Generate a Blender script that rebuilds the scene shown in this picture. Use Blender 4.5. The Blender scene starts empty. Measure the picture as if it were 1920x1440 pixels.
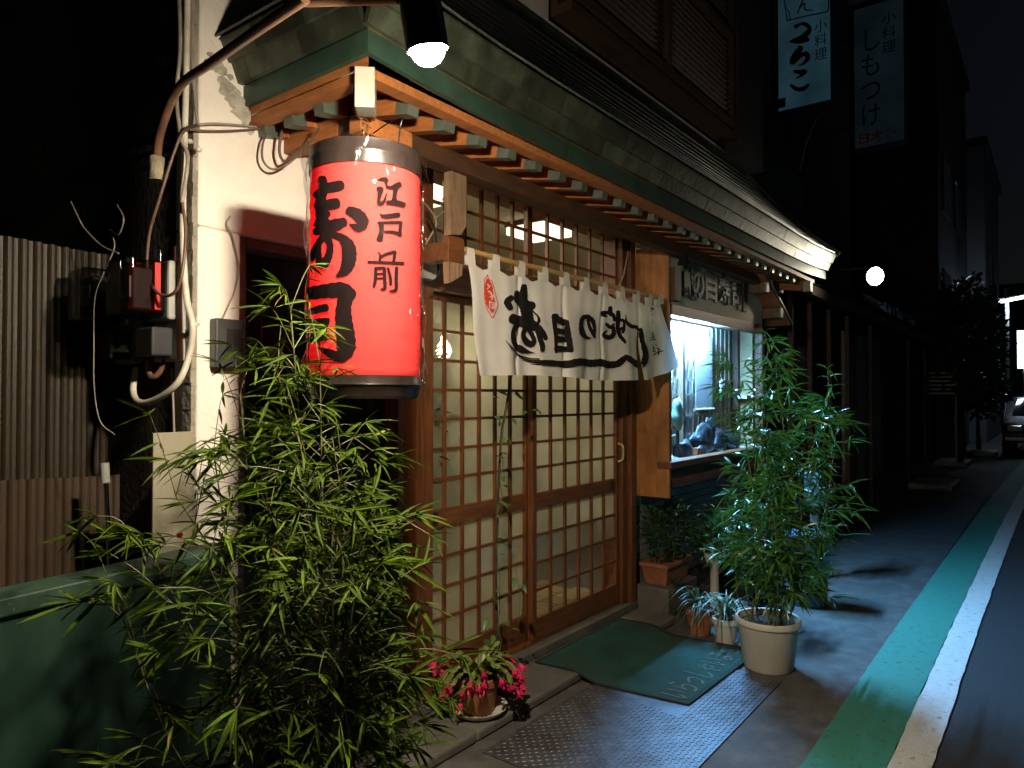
import bpy, bmesh, math, random
from mathutils import Vector, Matrix, Euler
random.seed(7)
PI = math.pi
S = bpy.context.scene
COL = S.collection

# ------------------------------------------------------------------ camera
CAM_POS = Vector((0.0, -2.35, 1.5))
CAM_YAW = math.atan2(1020, 1331)        # angle between the view and the shop front
CAM_PITCH = math.atan2(22, 1331)
FPX = 1331.0                            # focal length in pixels of a 1920 px wide frame
cd = bpy.data.cameras.new('camera')
cd.sensor_width = 36.0
cd.lens = FPX / 1920 * 36
cd.clip_start = 0.05
cd.clip_end = 500
cam = bpy.data.objects.new('camera', cd)
COL.objects.link(cam)
cam.location = CAM_POS
cam.rotation_euler = (PI / 2 + CAM_PITCH, 0, CAM_YAW - PI / 2)
S.camera = cam

# ------------------------------------------------------------------ night sky, faint moon, exposure
w = bpy.data.worlds.new('World')
S.world = w
w.use_nodes = True
nt = w.node_tree
bg = nt.nodes['Background']
sk = nt.nodes.new('ShaderNodeTexSky')
sk.sky_type = 'NISHITA'
sk.sun_disc = False
sk.sun_elevation = math.radians(32)
sk.sun_rotation = math.radians(120)
nt.links.new(sk.outputs[0], bg.inputs[0])
bg.inputs[1].default_value = 0.0006
sd = bpy.data.lights.new('moon', 'SUN')
sd.energy = 0.0025
sd.angle = math.radians(0.6)
sd.color = (0.75, 0.85, 1.0)
so = bpy.data.objects.new('moon', sd)
COL.objects.link(so)
so.rotation_euler = (math.radians(58), 0, math.radians(60))
so.location = (0, -6, 12)
S.view_settings.view_transform = 'Standard'
S.view_settings.look = 'None'
S.view_settings.exposure = 0.0
S.view_settings.gamma = 1.0
S.cycles.use_denoising = True
S.cycles.max_bounces = 10
S.cycles.transparent_max_bounces = 24
S.cycles.sample_clamp_indirect = 4.0
S.cycles.caustics_reflective = False
S.cycles.caustics_refractive = False

F0 = Vector((math.cos(CAM_YAW), math.sin(CAM_YAW), 0))
RT = Vector((math.sin(CAM_YAW), -math.cos(CAM_YAW), 0))
FW = F0 * math.cos(CAM_PITCH) + Vector((0, 0, math.sin(CAM_PITCH)))
UP = -F0 * math.sin(CAM_PITCH) + Vector((0, 0, math.cos(CAM_PITCH)))


def ray(px, py):
    return FW + RT * ((px - 960) / FPX) + UP * ((720 - py) / FPX)


def at(px, py, x=None, y=None, z=None, d=None):
    """measured photo point -> place in the scene, on a known plane or at a known depth"""
    v = ray(px, py)
    if x is not None: t = (x - CAM_POS.x) / v.x
    elif y is not None: t = (y - CAM_POS.y) / v.y
    elif z is not None: t = (z - CAM_POS.z) / v.z
    else: t = d
    return CAM_POS + v * t


# ------------------------------------------------------------------ materials
MATS = {}


def mat(name, col, rough=0.6, var=0.18, scale=7.0, bump=0.0, bscale=60.0, metal=0.0, stretch=(1, 1, 1), col2=None,
        trans=0.0, spec=0.5, rnd=0.0, dirt=0.0, dirtcol=(0.03, 0.027, 0.022), coat=0.0, wear=0.0, wearcol=(0.05, 0.05, 0.05)):
    if name in MATS: return MATS[name]
    m = bpy.data.materials.new(name)
    m.use_nodes = True
    n, l = m.node_tree.nodes, m.node_tree.links
    b = n['Principled BSDF']
    out = n['Material Output']
    geo = n.new('ShaderNodeNewGeometry')
    mp = n.new('ShaderNodeMapping')
    mp.inputs['Scale'].default_value = stretch
    l.new(geo.outputs['Position'], mp.inputs['Vector'])
    no = n.new('ShaderNodeTexNoise')
    no.inputs['Scale'].default_value = scale
    no.inputs['Detail'].default_value = 6
    no.inputs['Roughness'].default_value = 0.62
    l.new(mp.outputs[0], no.inputs['Vector'])
    rp = n.new('ShaderNodeValToRGB')
    c2 = col2 or tuple(min(1, c * (1 + var)) for c in col)
    c1 = tuple(c * (1 - var) for c in col)
    rp.color_ramp.elements[0].position = 0.32
    rp.color_ramp.elements[1].position = 0.68
    rp.color_ramp.elements[0].color = (*c1, 1)
    rp.color_ramp.elements[1].color = (*c2, 1)
    l.new(no.outputs['Fac'], rp.inputs[0])
    cout = rp.outputs[0]
    if dirt > 0:
        n2 = n.new('ShaderNodeTexNoise')
        n2.inputs['Scale'].default_value = scale * 0.31 + 0.7
        n2.inputs['Detail'].default_value = 8
        n2.inputs['Roughness'].default_value = 0.7
        l.new(geo.outputs['Position'], n2.inputs['Vector'])
        r2 = n.new('ShaderNodeValToRGB')
        r2.color_ramp.elements[0].position = 0.48
        r2.color_ramp.elements[1].position = 0.72
        r2.color_ramp.elements[0].color = (0, 0, 0, 1)
        r2.color_ramp.elements[1].color = (dirt, dirt, dirt, 1)
        l.new(n2.outputs['Fac'], r2.inputs[0])
        mx = n.new('ShaderNodeMix')
        mx.data_type = 'RGBA'
        l.new(r2.outputs[0], mx.inputs[0])
        l.new(cout, mx.inputs[6])
        mx.inputs[7].default_value = (*dirtcol, 1)
        cout = mx.outputs[2]
    if wear > 0:
        n3 = n.new('ShaderNodeTexNoise')
        n3.inputs['Scale'].default_value = 26
        n3.inputs['Detail'].default_value = 10
        n3.inputs['Roughness'].default_value = 0.78
        l.new(geo.outputs['Position'], n3.inputs['Vector'])
        r3 = n.new('ShaderNodeValToRGB')
        r3.color_ramp.elements[0].position = 0.72 - wear * 0.22
        r3.color_ramp.elements[1].position = 0.75 - wear * 0.22
        r3.color_ramp.elements[0].color = (0, 0, 0, 1)
        r3.color_ramp.elements[1].color = (0.85, 0.85, 0.85, 1)
        l.new(n3.outputs['Fac'], r3.inputs[0])
        m3 = n.new('ShaderNodeMix')
        m3.data_type = 'RGBA'
        l.new(r3.outputs[0], m3.inputs[0])
        l.new(cout, m3.inputs[6])
        m3.inputs[7].default_value = (*wearcol, 1)
        cout = m3.outputs[2]
    if rnd > 0:
        oi = n.new('ShaderNodeObjectInfo')
        hs = n.new('ShaderNodeHueSaturation')
        ma = n.new('ShaderNodeMapRange')
        ma.inputs[3].default_value = 1 - rnd
        ma.inputs[4].default_value = 1 + rnd
        l.new(oi.outputs['Random'], ma.inputs[0])
        l.new(ma.outputs[0], hs.inputs['Value'])
        l.new(cout, hs.inputs['Color'])
        cout = hs.outputs[0]
    l.new(cout, b.inputs['Base Color'])
    b.inputs['Roughness'].default_value = rough
    b.inputs['Metallic'].default_value = metal
    b.inputs['Specular IOR Level'].default_value = spec
    b.inputs['Coat Weight'].default_value = coat
    if rough > 0.15:
        rr = n.new('ShaderNodeMapRange')
        rr.inputs[3].default_value = rough * 0.8
        rr.inputs[4].default_value = min(1, rough * 1.2)
        l.new(no.outputs['Fac'], rr.inputs[0])
        l.new(rr.outputs[0], b.inputs['Roughness'])
    if bump > 0:
        nb = n.new('ShaderNodeTexNoise')
        nb.inputs['Scale'].default_value = bscale
        nb.inputs['Detail'].default_value = 5
        l.new(mp.outputs[0], nb.inputs['Vector'])
        bp = n.new('ShaderNodeBump')
        bp.inputs['Strength'].default_value = bump
        bp.inputs['Distance'].default_value = 0.01
        l.new(nb.outputs['Fac'], bp.inputs['Height'])
        l.new(bp.outputs[0], b.inputs['Normal'])
    if trans > 0:
        tr = n.new('ShaderNodeBsdfTranslucent')
        l.new(cout, tr.inputs[0])
        ms = n.new('ShaderNodeMixShader')
        ms.inputs[0].default_value = trans
        l.new(b.outputs[0], ms.inputs[1])
        l.new(tr.outputs[0], ms.inputs[2])
        l.new(ms.outputs[0], out.inputs[0])
    MATS[name] = m
    return m


def emit(name, col, s, uneven_glow=False):
    if name in MATS: return MATS[name]
    m = bpy.data.materials.new(name)
    m.use_nodes = True
    n, l = m.node_tree.nodes, m.node_tree.links
    n.remove(n['Principled BSDF'])
    e = n.new('ShaderNodeEmission')
    e.inputs[0].default_value = (*col, 1)
    e.inputs[1].default_value = s
    if uneven_glow:  # noise in the emission imitates hot spots of tubes behind the face
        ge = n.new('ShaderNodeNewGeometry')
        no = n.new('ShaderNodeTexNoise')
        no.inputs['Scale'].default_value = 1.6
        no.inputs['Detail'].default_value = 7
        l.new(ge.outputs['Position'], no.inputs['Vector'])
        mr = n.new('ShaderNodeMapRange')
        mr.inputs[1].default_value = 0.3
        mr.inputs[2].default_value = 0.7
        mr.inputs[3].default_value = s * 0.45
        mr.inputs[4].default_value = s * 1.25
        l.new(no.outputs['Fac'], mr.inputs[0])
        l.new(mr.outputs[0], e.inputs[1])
    l.new(e.outputs[0], n['Material Output'].inputs[0])
    MATS[name] = m
    return m


def glassy(name, tint=(1, 1, 1), clear=0.85, rough=0.03, frost=None, bump=0.0, bscale=20, gl=0.06):
    """thin pane: see-through share + reflection, frost = (colour, share) of light-scattering glass"""
    m = bpy.data.materials.new(name)
    m.use_nodes = True
    n, l = m.node_tree.nodes, m.node_tree.links
    n.remove(n['Principled BSDF'])
    t = n.new('ShaderNodeBsdfTransparent')
    t.inputs[0].default_value = (*[c * clear for c in tint], 1)
    cur = t.outputs[0]
    if frost:
        tl = n.new('ShaderNodeBsdfTranslucent')
        df = n.new('ShaderNodeBsdfDiffuse')
        geo = n.new('ShaderNodeNewGeometry')
        no = n.new('ShaderNodeTexNoise')
        no.inputs['Scale'].default_value = 3.4
        no.inputs['Detail'].default_value = 6
        l.new(geo.outputs['Position'], no.inputs['Vector'])
        rp = n.new('ShaderNodeValToRGB')
        rp.color_ramp.elements[0].position = 0.3
        rp.color_ramp.elements[0].color = (*[c * 0.62 for c in frost[0]], 1)
        rp.color_ramp.elements[1].position = 0.7
        rp.color_ramp.elements[1].color = (*frost[0], 1)
        l.new(no.outputs['Fac'], rp.inputs[0])
        oi = n.new('ShaderNodeObjectInfo')
        mr_ = n.new('ShaderNodeMapRange')
        mr_.inputs[3].default_value = 0.80
        mr_.inputs[4].default_value = 1.04
        l.new(oi.outputs['Random'], mr_.inputs[0])
        hv = n.new('ShaderNodeHueSaturation')
        l.new(mr_.outputs[0], hv.inputs['Value'])
        l.new(rp.outputs[0], hv.inputs['Color'])
        l.new(hv.outputs[0], tl.inputs[0])
        l.new(hv.outputs[0], df.inputs[0])
        a = n.new('ShaderNodeMixShader')
        a.inputs[0].default_value = 0.22
        l.new(tl.outputs[0], a.inputs[1])
        l.new(df.outputs[0], a.inputs[2])
        c = n.new('ShaderNodeMixShader')
        c.inputs[0].default_value = frost[1]
        l.new(cur, c.inputs[1])
        l.new(a.outputs[0], c.inputs[2])
        cur = c.outputs[0]
    g = n.new('ShaderNodeBsdfGlossy')
    g.inputs['Roughness'].default_value = rough
    lw = n.new('ShaderNodeLayerWeight')
    pw_ = n.new('ShaderNodeMath')
    pw_.operation = 'POWER'
    l.new(lw.outputs['Facing'], pw_.inputs[0])
    pw_.inputs[1].default_value = 5.0
    fr = n.new('ShaderNodeMapRange')
    fr.inputs[3].default_value = gl
    fr.inputs[4].default_value = 1.0
    l.new(pw_.outputs[0], fr.inputs[0])
    if bump:
        nb = n.new('ShaderNodeTexNoise')
        nb.inputs['Scale'].default_value = bscale
        nb.inputs['Detail'].default_value = 3
        ge = n.new('ShaderNodeNewGeometry')
        mp = n.new('ShaderNodeMapping')
        mp.inputs['Scale'].default_value = (1, 1, 0.25)
        l.new(ge.outputs['Position'], mp.inputs[0])
        l.new(mp.outputs[0], nb.inputs['Vector'])
        bp = n.new('ShaderNodeBump')
        bp.inputs['Strength'].default_value = bump
        bp.inputs['Distance'].default_value = 0.02
        l.new(nb.outputs['Fac'], bp.inputs['Height'])
        l.new(bp.outputs[0], g.inputs['Normal'])
    x = n.new('ShaderNodeMixShader')
    l.new(fr.outputs[0], x.inputs[0])
    l.new(cur, x.inputs[1])
    l.new(g.outputs[0], x.inputs[2])
    l.new(x.outputs[0], n['Material Output'].inputs[0])
    MATS[name] = m
    return m


WOODV = mat('wood_upright', (0.15, 0.052, 0.016), 0.45, 0.45, 9, 0.25, 40, stretch=(6, 6, 0.6), dirt=0.5, dirtcol=(0.07, 0.026, 0.009))
WOODH = mat('wood_level', (0.15, 0.052, 0.016), 0.45, 0.45, 9, 0.25, 40, stretch=(0.6, 6, 6), dirt=0.5, dirtcol=(0.07, 0.026, 0.009))
WOODR = mat('wood_rafter', (0.36, 0.125, 0.032), 0.6, 0.3, 9, 0.2, 40, stretch=(6, 0.8, 6), dirt=0.4, dirtcol=(0.12, 0.05, 0.02))
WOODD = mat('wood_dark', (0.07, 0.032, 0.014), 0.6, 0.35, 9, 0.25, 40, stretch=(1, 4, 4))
WOODG = mat('wood_weathered', (0.23, 0.14, 0.075), 0.75, 0.4, 10, 0.5, 50, stretch=(6, 6, 0.5), dirt=0.5)
BOARD = mat('wood_board', (0.36, 0.14, 0.035), 0.55, 0.35, 6, 0.2, 40, stretch=(4, 4, 0.7), dirt=0.75, dirtcol=(0.1, 0.04, 0.013))
BAMB = mat('bamboo_rod', (0.5, 0.3, 0.1), 0.4, 0.2, 9)
STUC = mat('white_stucco', (0.80, 0.755, 0.67), 0.85, 0.05, 5, 0.45, 55, dirt=0.22, dirtcol=(0.36, 0.32, 0.26))
ROUGHW = mat('rough_render', (0.27, 0.25, 0.2), 0.9, 0.3, 12, 1.0, 40)
SPAT = mat('speckled_render', (0.56, 0.50, 0.39), 0.9, 0.3, 90, 0.3, 110)
COP = mat('green_copper', (0.036, 0.078, 0.055), 0.42, 0.3, 7, 0.2, 20, metal=0.25, dirt=0.75, dirtcol=(0.045, 0.042, 0.03), rnd=0.12)
COPB = mat('weathered_copper', (0.06, 0.066, 0.044), 0.45, 0.5, 11, 0.25, 25, metal=0.3, dirt=0.9, dirtcol=(0.026, 0.026, 0.019), rnd=0.5, col2=(0.078, 0.095, 0.062), wear=0.16, wearcol=(0.17, 0.2, 0.155))
SLATE = mat('roof_slate', (0.10, 0.115, 0.098), 0.4, 0.3, 8, 0.2, 30, metal=0.25, rnd=0.3)
ZINC = mat('zinc_cap', (0.12, 0.145, 0.115), 0.45, 0.15, 14, 0.1, 30, metal=0.4, rnd=0.12)
CAPW = mat('pale_cap', (0.42, 0.40, 0.32), 0.5, 0.1, 10, 0.1, 30)
BLACKM = mat('black_metal', (0.012, 0.012, 0.013), 0.38, 0.2, 20)
PIPEB = mat('brown_pipe', (0.16, 0.085, 0.05), 0.4, 0.3, 12, 0.1, 60)
CONC = mat('concrete', (0.12, 0.11, 0.092), 0.85, 0.28, 5, 0.35, 90, dirt=0.6, dirtcol=(0.08, 0.075, 0.065))
PAVE = mat('pavement_concrete', (0.09, 0.086, 0.078), 0.75, 0.4, 9, 0.4, 150, dirt=0.8, dirtcol=(0.05, 0.048, 0.045), wear=0.25, wearcol=(0.06, 0.058, 0.054))
ASPH = mat('asphalt', (0.040, 0.041, 0.043), 0.72, 0.6, 110, 0.9, 160, dirt=0.6, dirtcol=(0.018, 0.018, 0.018), wear=0.35, wearcol=(0.085, 0.085, 0.085))
PWHITE = mat('white_road_paint', (0.66, 0.66, 0.62), 0.7, 0.12, 120, 0.3, 220, dirt=0.45, dirtcol=(0.36, 0.35, 0.33), wear=0.6, wearcol=(0.10, 0.10, 0.10))
PGREEN = mat('green_road_paint', (0.045, 0.25, 0.185), 0.7, 0.2, 120, 0.3, 220, dirt=0.5, dirtcol=(0.05, 0.2, 0.16), wear=0.66, wearcol=(0.06, 0.08, 0.075))
GWALL = mat('green_paint', (0.012, 0.044, 0.028), 0.6, 0.25, 3, 0.25, 60, dirt=0.6, dirtcol=(0.022, 0.05, 0.036), wear=0.32, wearcol=(0.05, 0.06, 0.045), stretch=(1, 1, 0.35))
GCAP = mat('green_cap', (0.03, 0.07, 0.045), 0.55, 0.4, 14, 0.25, 30, dirt=0.5, dirtcol=(0.14, 0.16, 0.12), wear=0.5, wearcol=(0.2, 0.2, 0.17))
CORR = mat('brown_sheet', (0.036, 0.024, 0.011), 0.5, 0.25, 4, 0.15, 40, dirt=0.5)
DARKW = mat('dark_wall', (0.03, 0.03, 0.032), 0.8, 0.3, 3, 0.3, 50)
DARKD = mat('dark_door', (0.012, 0.012, 0.014), 0.3, 0.2, 6)
LOUV = mat('brown_louvre', (0.075, 0.042, 0.024), 0.6, 0.25, 8, 0.2, 40)
TERRA = mat('terracotta', (0.33, 0.125, 0.055), 0.75, 0.25, 14, 0.3, 60, dirt=0.4, dirtcol=(0.14, 0.08, 0.05))
POTW = mat('white_plastic', (0.60, 0.56, 0.47), 0.5, 0.07, 6, 0.08, 40, dirt=0.3, dirtcol=(0.33, 0.29, 0.22))
SOIL = mat('soil', (0.03, 0.022, 0.015), 0.95, 0.4, 60, 1.0, 90)
CLOTH = mat('noren_cloth', (0.80, 0.765, 0.70), 0.9, 0.07, 4, 0.18, 260, trans=0.22, dirt=0.25, dirtcol=(0.66, 0.62, 0.57))
INKB = mat('black_ink', (0.016, 0.013, 0.012), 0.95, 0.3, 30, spec=0.08)
INKL = mat('lantern_ink', (0.007, 0.003, 0.003), 0.9, 0.4, 30, spec=0.1)
INKR = mat('red_ink', (0.62, 0.045, 0.02), 0.8, 0.1, 30)
INKU = mat('blue_ink', (0.02, 0.07, 0.30), 0.8, 0.1, 30)
CABLE = mat('grey_cable', (0.28, 0.25, 0.2), 0.5, 0.2, 20)
CABLEB = mat('brown_cable', (0.13, 0.08, 0.055), 0.45, 0.2, 20)
CABLEW = mat('white_conduit', (0.62, 0.58, 0.48), 0.5, 0.1, 20, dirt=0.3)
STEEL = mat('checker_steel', (0.12, 0.125, 0.14), 0.48, 0.35, 12, 0.2, 60, metal=0.6, dirt=0.75, dirtcol=(0.05, 0.035, 0.025), wear=0.3, wearcol=(0.05, 0.03, 0.02))
CHROME = mat('chrome', (0.7, 0.7, 0.72), 0.15, 0.05, 10, metal=1.0)
MATG = mat('mat_green', (0.012, 0.075, 0.06), 0.95, 0.35, 4.5, 0.9, 320, dirt=0.9, dirtcol=(0.05, 0.05, 0.034), wear=0.3, wearcol=(0.06, 0.06, 0.045))
MATE = mat('mat_rubber', (0.01, 0.014, 0.016), 0.8, 0.2, 30)
MATT = mat('mat_print', (0.08, 0.11, 0.085), 0.95, 0.6, 60)
GREYP = mat('grey_plastic', (0.36, 0.36, 0.33), 0.45, 0.08, 12)
DKGREY = mat('dark_plastic', (0.035, 0.04, 0.042), 0.4, 0.2, 12)
REDP = mat('red_tag', (0.55, 0.03, 0.02), 0.45, 0.1, 20)
BLUEP = mat('blue_plastic', (0.10, 0.19, 0.27), 0.4, 0.1, 8)
CREAM = mat('cream_wall', (0.62, 0.54, 0.38), 0.9, 0.08, 3)
TILEF = mat('floor_tile', (0.30, 0.23, 0.12), 0.4, 0.25, 8, 0.1, 40, rnd=0.2)
TILEW = mat('wall_tile', (0.26, 0.25, 0.235), 0.35, 0.15, 8, 0.1, 40, rnd=0.15)
ROCK = mat('dark_rock', (0.014, 0.016, 0.02), 0.45, 0.6, 14, 1.0, 26)
PEBB = mat('white_pebble', (0.68, 0.69, 0.70), 0.6, 0.12, 40)
LEAFB = mat('bamboo_leaf', (0.040, 0.090, 0.005), 0.6, 0.5, 16, trans=0.28, col2=(0.10, 0.165, 0.009), spec=0.12, rnd=0.35)
LEAFR = mat('rhapis_leaf', (0.045, 0.15, 0.022), 0.28, 0.4, 14, trans=0.2, col2=(0.09, 0.24, 0.03), rnd=0.3)
LEAFY = mat('yellow_leaf', (0.17, 0.13, 0.025), 0.5, 0.2, 16, trans=0.2)
LEAFD = mat('dark_leaf', (0.035, 0.085, 0.022), 0.28, 0.45, 14, trans=0.12, rnd=0.3)
LEAFG = mat('grey_green_leaf', (0.10, 0.15, 0.075), 0.4, 0.3, 14, trans=0.15, rnd=0.25)
CACT = mat('cactus_green', (0.17, 0.21, 0.05), 0.4, 0.4, 18, trans=0.1, rnd=0.3)
PINK = mat('pink_petal', (0.72, 0.03, 0.14), 0.5, 0.2, 30, trans=0.25, rnd=0.25)
STEMG = mat('green_stem', (0.10, 0.13, 0.03), 0.5, 0.35, 20)
STEMY = mat('straw_stem', (0.075, 0.075, 0.022), 0.6, 0.5, 20)
BARK = mat('bark', (0.045, 0.035, 0.025), 0.8, 0.4, 25, 0.6, 60)
FROST = glassy('frosted_glass', (0.95, 0.97, 0.9), 0.75, 0.12, ((0.74, 0.74, 0.56), 0.82))
FROST2 = glassy('half_frosted_glass', (0.9, 0.92, 0.86), 0.8, 0.08, ((0.70, 0.71, 0.55), 0.42))
GLASS = glassy('clear_glass', (0.94, 0.97, 0.97), 0.9, 0.02)
PLASTIC = glassy('clear_plastic', (1, 1, 1), 0.97, 0.06, None, 0.22, 30, gl=0.035)
DOME = glassy('meter_glass', (0.6, 0.62, 0.6), 0.7, 0.12, gl=0.03)


# ------------------------------------------------------------------ mesh helpers
class MB:
    def __init__(s):
        s.v, s.f = [], []

    def add(s, vs, fs):
        k = len(s.v)
        s.v += [tuple(p) for p in vs]
        s.f += [tuple(i + k for i in q) for q in fs]
        return s

    def box(s, x0, x1, y0, y1, z0, z1):
        v = [(x, y, z) for z in (z0, z1) for y in (y0, y1) for x in (x0, x1)]
        return s.add(v, [(0, 2, 3, 1), (4, 5, 7, 6), (0, 1, 5, 4), (2, 6, 7, 3), (0, 4, 6, 2), (1, 3, 7, 5)])

    def cbox(s, c, sx, sy, sz, rot=None):
        M_ = (rot or Matrix.Identity(3))
        c = Vector(c)
        v = [c + M_ @ Vector((x, y, z)) for z in (-sz / 2, sz / 2) for y in (-sy / 2, sy / 2) for x in (-sx / 2, sx / 2)]
        return s.add(v, [(0, 2, 3, 1), (4, 5, 7, 6), (0, 1, 5, 4), (2, 6, 7, 3), (0, 4, 6, 2), (1, 3, 7, 5)])

    def beam(s, a, b, wd, ht, up=(0, 0, 1)):
        a, b = Vector(a), Vector(b)
        d = (b - a).normalized()
        sd_ = d.cross(Vector(up))
        if sd_.length < 1e-4: sd_ = Vector((1, 0, 0))
        sd_.normalize()
        u = sd_.cross(d).normalized()
        v = []
        for p in (a, b):
            for i, j in ((-1, -1), (1, -1), (1, 1), (-1, 1)):
                v.append(p + sd_ * (i * wd / 2) + u * (j * ht / 2))
        return s.add(v, [(0, 1, 2, 3), (7, 6, 5, 4), (0, 4, 5, 1), (1, 5, 6, 2), (2, 6, 7, 3), (3, 7, 4, 0)])

    def tube(s, pts, r, n=8, cap=True):
        pts = [Vector(p) for p in pts]
        rs = r if isinstance(r, (list, tuple)) else [r] * len(pts)
        v = []
        prev = None
        for i, p in enumerate(pts):
            a = pts[max(0, i - 1)]
            b = pts[min(len(pts) - 1, i + 1)]
            d = (b - a)
            if d.length < 1e-7: d = Vector((0, 0, 1))
            d.normalize()
            if prev is None:
                t = Vector((0, 0, 1)) if abs(d.z) < 0.9 else Vector((1, 0, 0))
                e = d.cross(t).normalized()
            else:
                e = (prev - d * prev.dot(d))
                e = e.normalized() if e.length > 1e-6 else d.orthogonal().normalized()
            prev = e
            q = d.cross(e)
            for k in range(n):
                an = 2 * PI * k / n
                v.append(p + (e * math.cos(an) + q * math.sin(an)) * rs[i])
        f = []
        for i in range(len(pts) - 1):
            for k in range(n):
                f.append((i * n + k, i * n + (k + 1) % n, (i + 1) * n + (k + 1) % n, (i + 1) * n + k))
        if cap:
            f.append(tuple(range(n - 1, -1, -1)))
            f.append(tuple(range((len(pts) - 1) * n, len(pts) * n)))
        return s.add(v, f)

    def lathe(s, prof, c=(0, 0, 0), n=32, jit=0.0):
        c = Vector(c)
        v = []
        for r, z in prof:
            for k in range(n):
                a = 2 * PI * k / n
                rr = r * (1 + jit * math.sin(3 * a + z * 9))
                v.append(c + Vector((rr * math.cos(a), rr * math.sin(a), z)))
        f = []
        for i in range(len(prof) - 1):
            for k in range(n):
                f.append((i * n + k, i * n + (k + 1) % n, (i + 1) * n + (k + 1) % n, (i + 1) * n + k))
        return s.add(v, f)

    def disc(s, c, r, n=32, axis=(0, 0, 1)):
        c = Vector(c)
        q = Vector(axis).normalized().to_track_quat('Z', 'Y')
        v = [c + q @ Vector((r * math.cos(2 * PI * k / n), r * math.sin(2 * PI * k / n), 0)) for k in range(n)]
        return s.add(v, [tuple(range(n))])

    def mesh(s, name, m, smooth=False):
        me = bpy.data.meshes.new(name)
        me.from_pydata(s.v, [], s.f)
        me.materials.append(m)
        if smooth:
            me.shade_smooth()
            me.set_sharp_from_angle(angle=math.radians(48))
        me.update()
        return me

    def build(s, name, m, parent=None, smooth=False, bevel=0.0, local=False):
        o = bpy.data.objects.new(name, s.mesh(name, m, smooth))
        COL.objects.link(o)
        put(o, parent, local)
        if bevel > 0:
            md = o.modifiers.new('bevel', 'BEVEL')
            md.width = bevel
            md.segments = 2
            md.limit_method = 'ANGLE'
        return o


WP = {}


def wloc(o):
    return WP.get(o.name, Vector((0, 0, 0)))


def put(o, parent, local=False):
    if parent is None: return
    o.parent = parent
    if not local:
        o.matrix_parent_inverse = Matrix.Translation(-wloc(parent))


def tag(o, label=None, cat=None, group=None, kind=None):
    if label: o['label'] = label
    if cat: o['category'] = cat
    if group: o['group'] = group
    if kind: o['kind'] = kind
    return o


def thing(name, label, cat, loc=(0, 0, 0), group=None):
    o = bpy.data.objects.new(name, None)
    o.empty_display_size = 0.1
    COL.objects.link(o)
    o.location = loc
    WP[o.name] = Vector(loc)
    return tag(o, label, cat, group)


def part(name, parent, label=None):
    """an Empty that gathers the pieces of one part"""
    o = bpy.data.objects.new(name, None)
    o.empty_display_size = 0.1
    COL.objects.link(o)
    put(o, parent)
    WP[o.name] = Vector((0, 0, 0))
    return tag(o, label)


def struct(name, mb, m, **k):
    return tag(mb.build(name, m, **k), kind='structure')


def inst(me, name, mw, parent):
    o = bpy.data.objects.new(name, me)
    COL.objects.link(o)
    o.parent = parent
    if parent is not None:
        o.matrix_parent_inverse = Matrix.Translation(-wloc(parent))
    o.matrix_basis = mw
    return o


def join_mesh(name, items, m, parent, smooth=False):
    """items: (mesh, matrix) baked into one mesh"""
    mb = MB()
    for me, mw in items:
        mb.add([mw @ v.co for v in me.vertices], [tuple(p.vertices) for p in me.polygons])
    o = mb.build(name, m, parent, smooth)
    o['kind'] = 'stuff'
    return o


def cam_depth(p):
    return (Vector(p) - CAM_POS).dot(FW)


def spread(items, name, stuffname, m, parent, limit=300, key=None):
    """largest `limit` pieces as parts, the rest as one stuff part"""
    items = sorted(items, key=key or (lambda t: cam_depth(t[1].translation)))
    for me, mw in items[:limit]:
        inst(me, name, mw, parent)
    if len(items) > limit:
        join_mesh(stuffname, items[limit:], m, parent, True)


def catmull(pts, n=8):
    P_ = [Vector(p) for p in pts]
    if len(P_) < 3:
        return [P_[0].lerp(P_[-1], i / n) for i in range(n + 1)]
    out = []
    for i in range(len(P_) - 1):
        p0 = P_[i - 1] if i else P_[0] * 2 - P_[1]
        p1, p2 = P_[i], P_[i + 1]
        p3 = P_[i + 2] if i + 2 < len(P_) else P_[-1] * 2 - P_[-2]
        for k in range(n):
            t = k / n
            out.append(0.5 * ((2 * p1) + (p2 - p0) * t + (2 * p0 - 5 * p1 + 4 * p2 - p3) * t * t + (3 * p1 - p0 - 3 * p2 + p3) * t ** 3))
    out.append(P_[-1])
    return out


def cable(name, pts, r, m, parent=None, n=6, seg=8):
    return MB().tube(catmull(pts, seg), r, n).build(name, m, parent, True)


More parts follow.
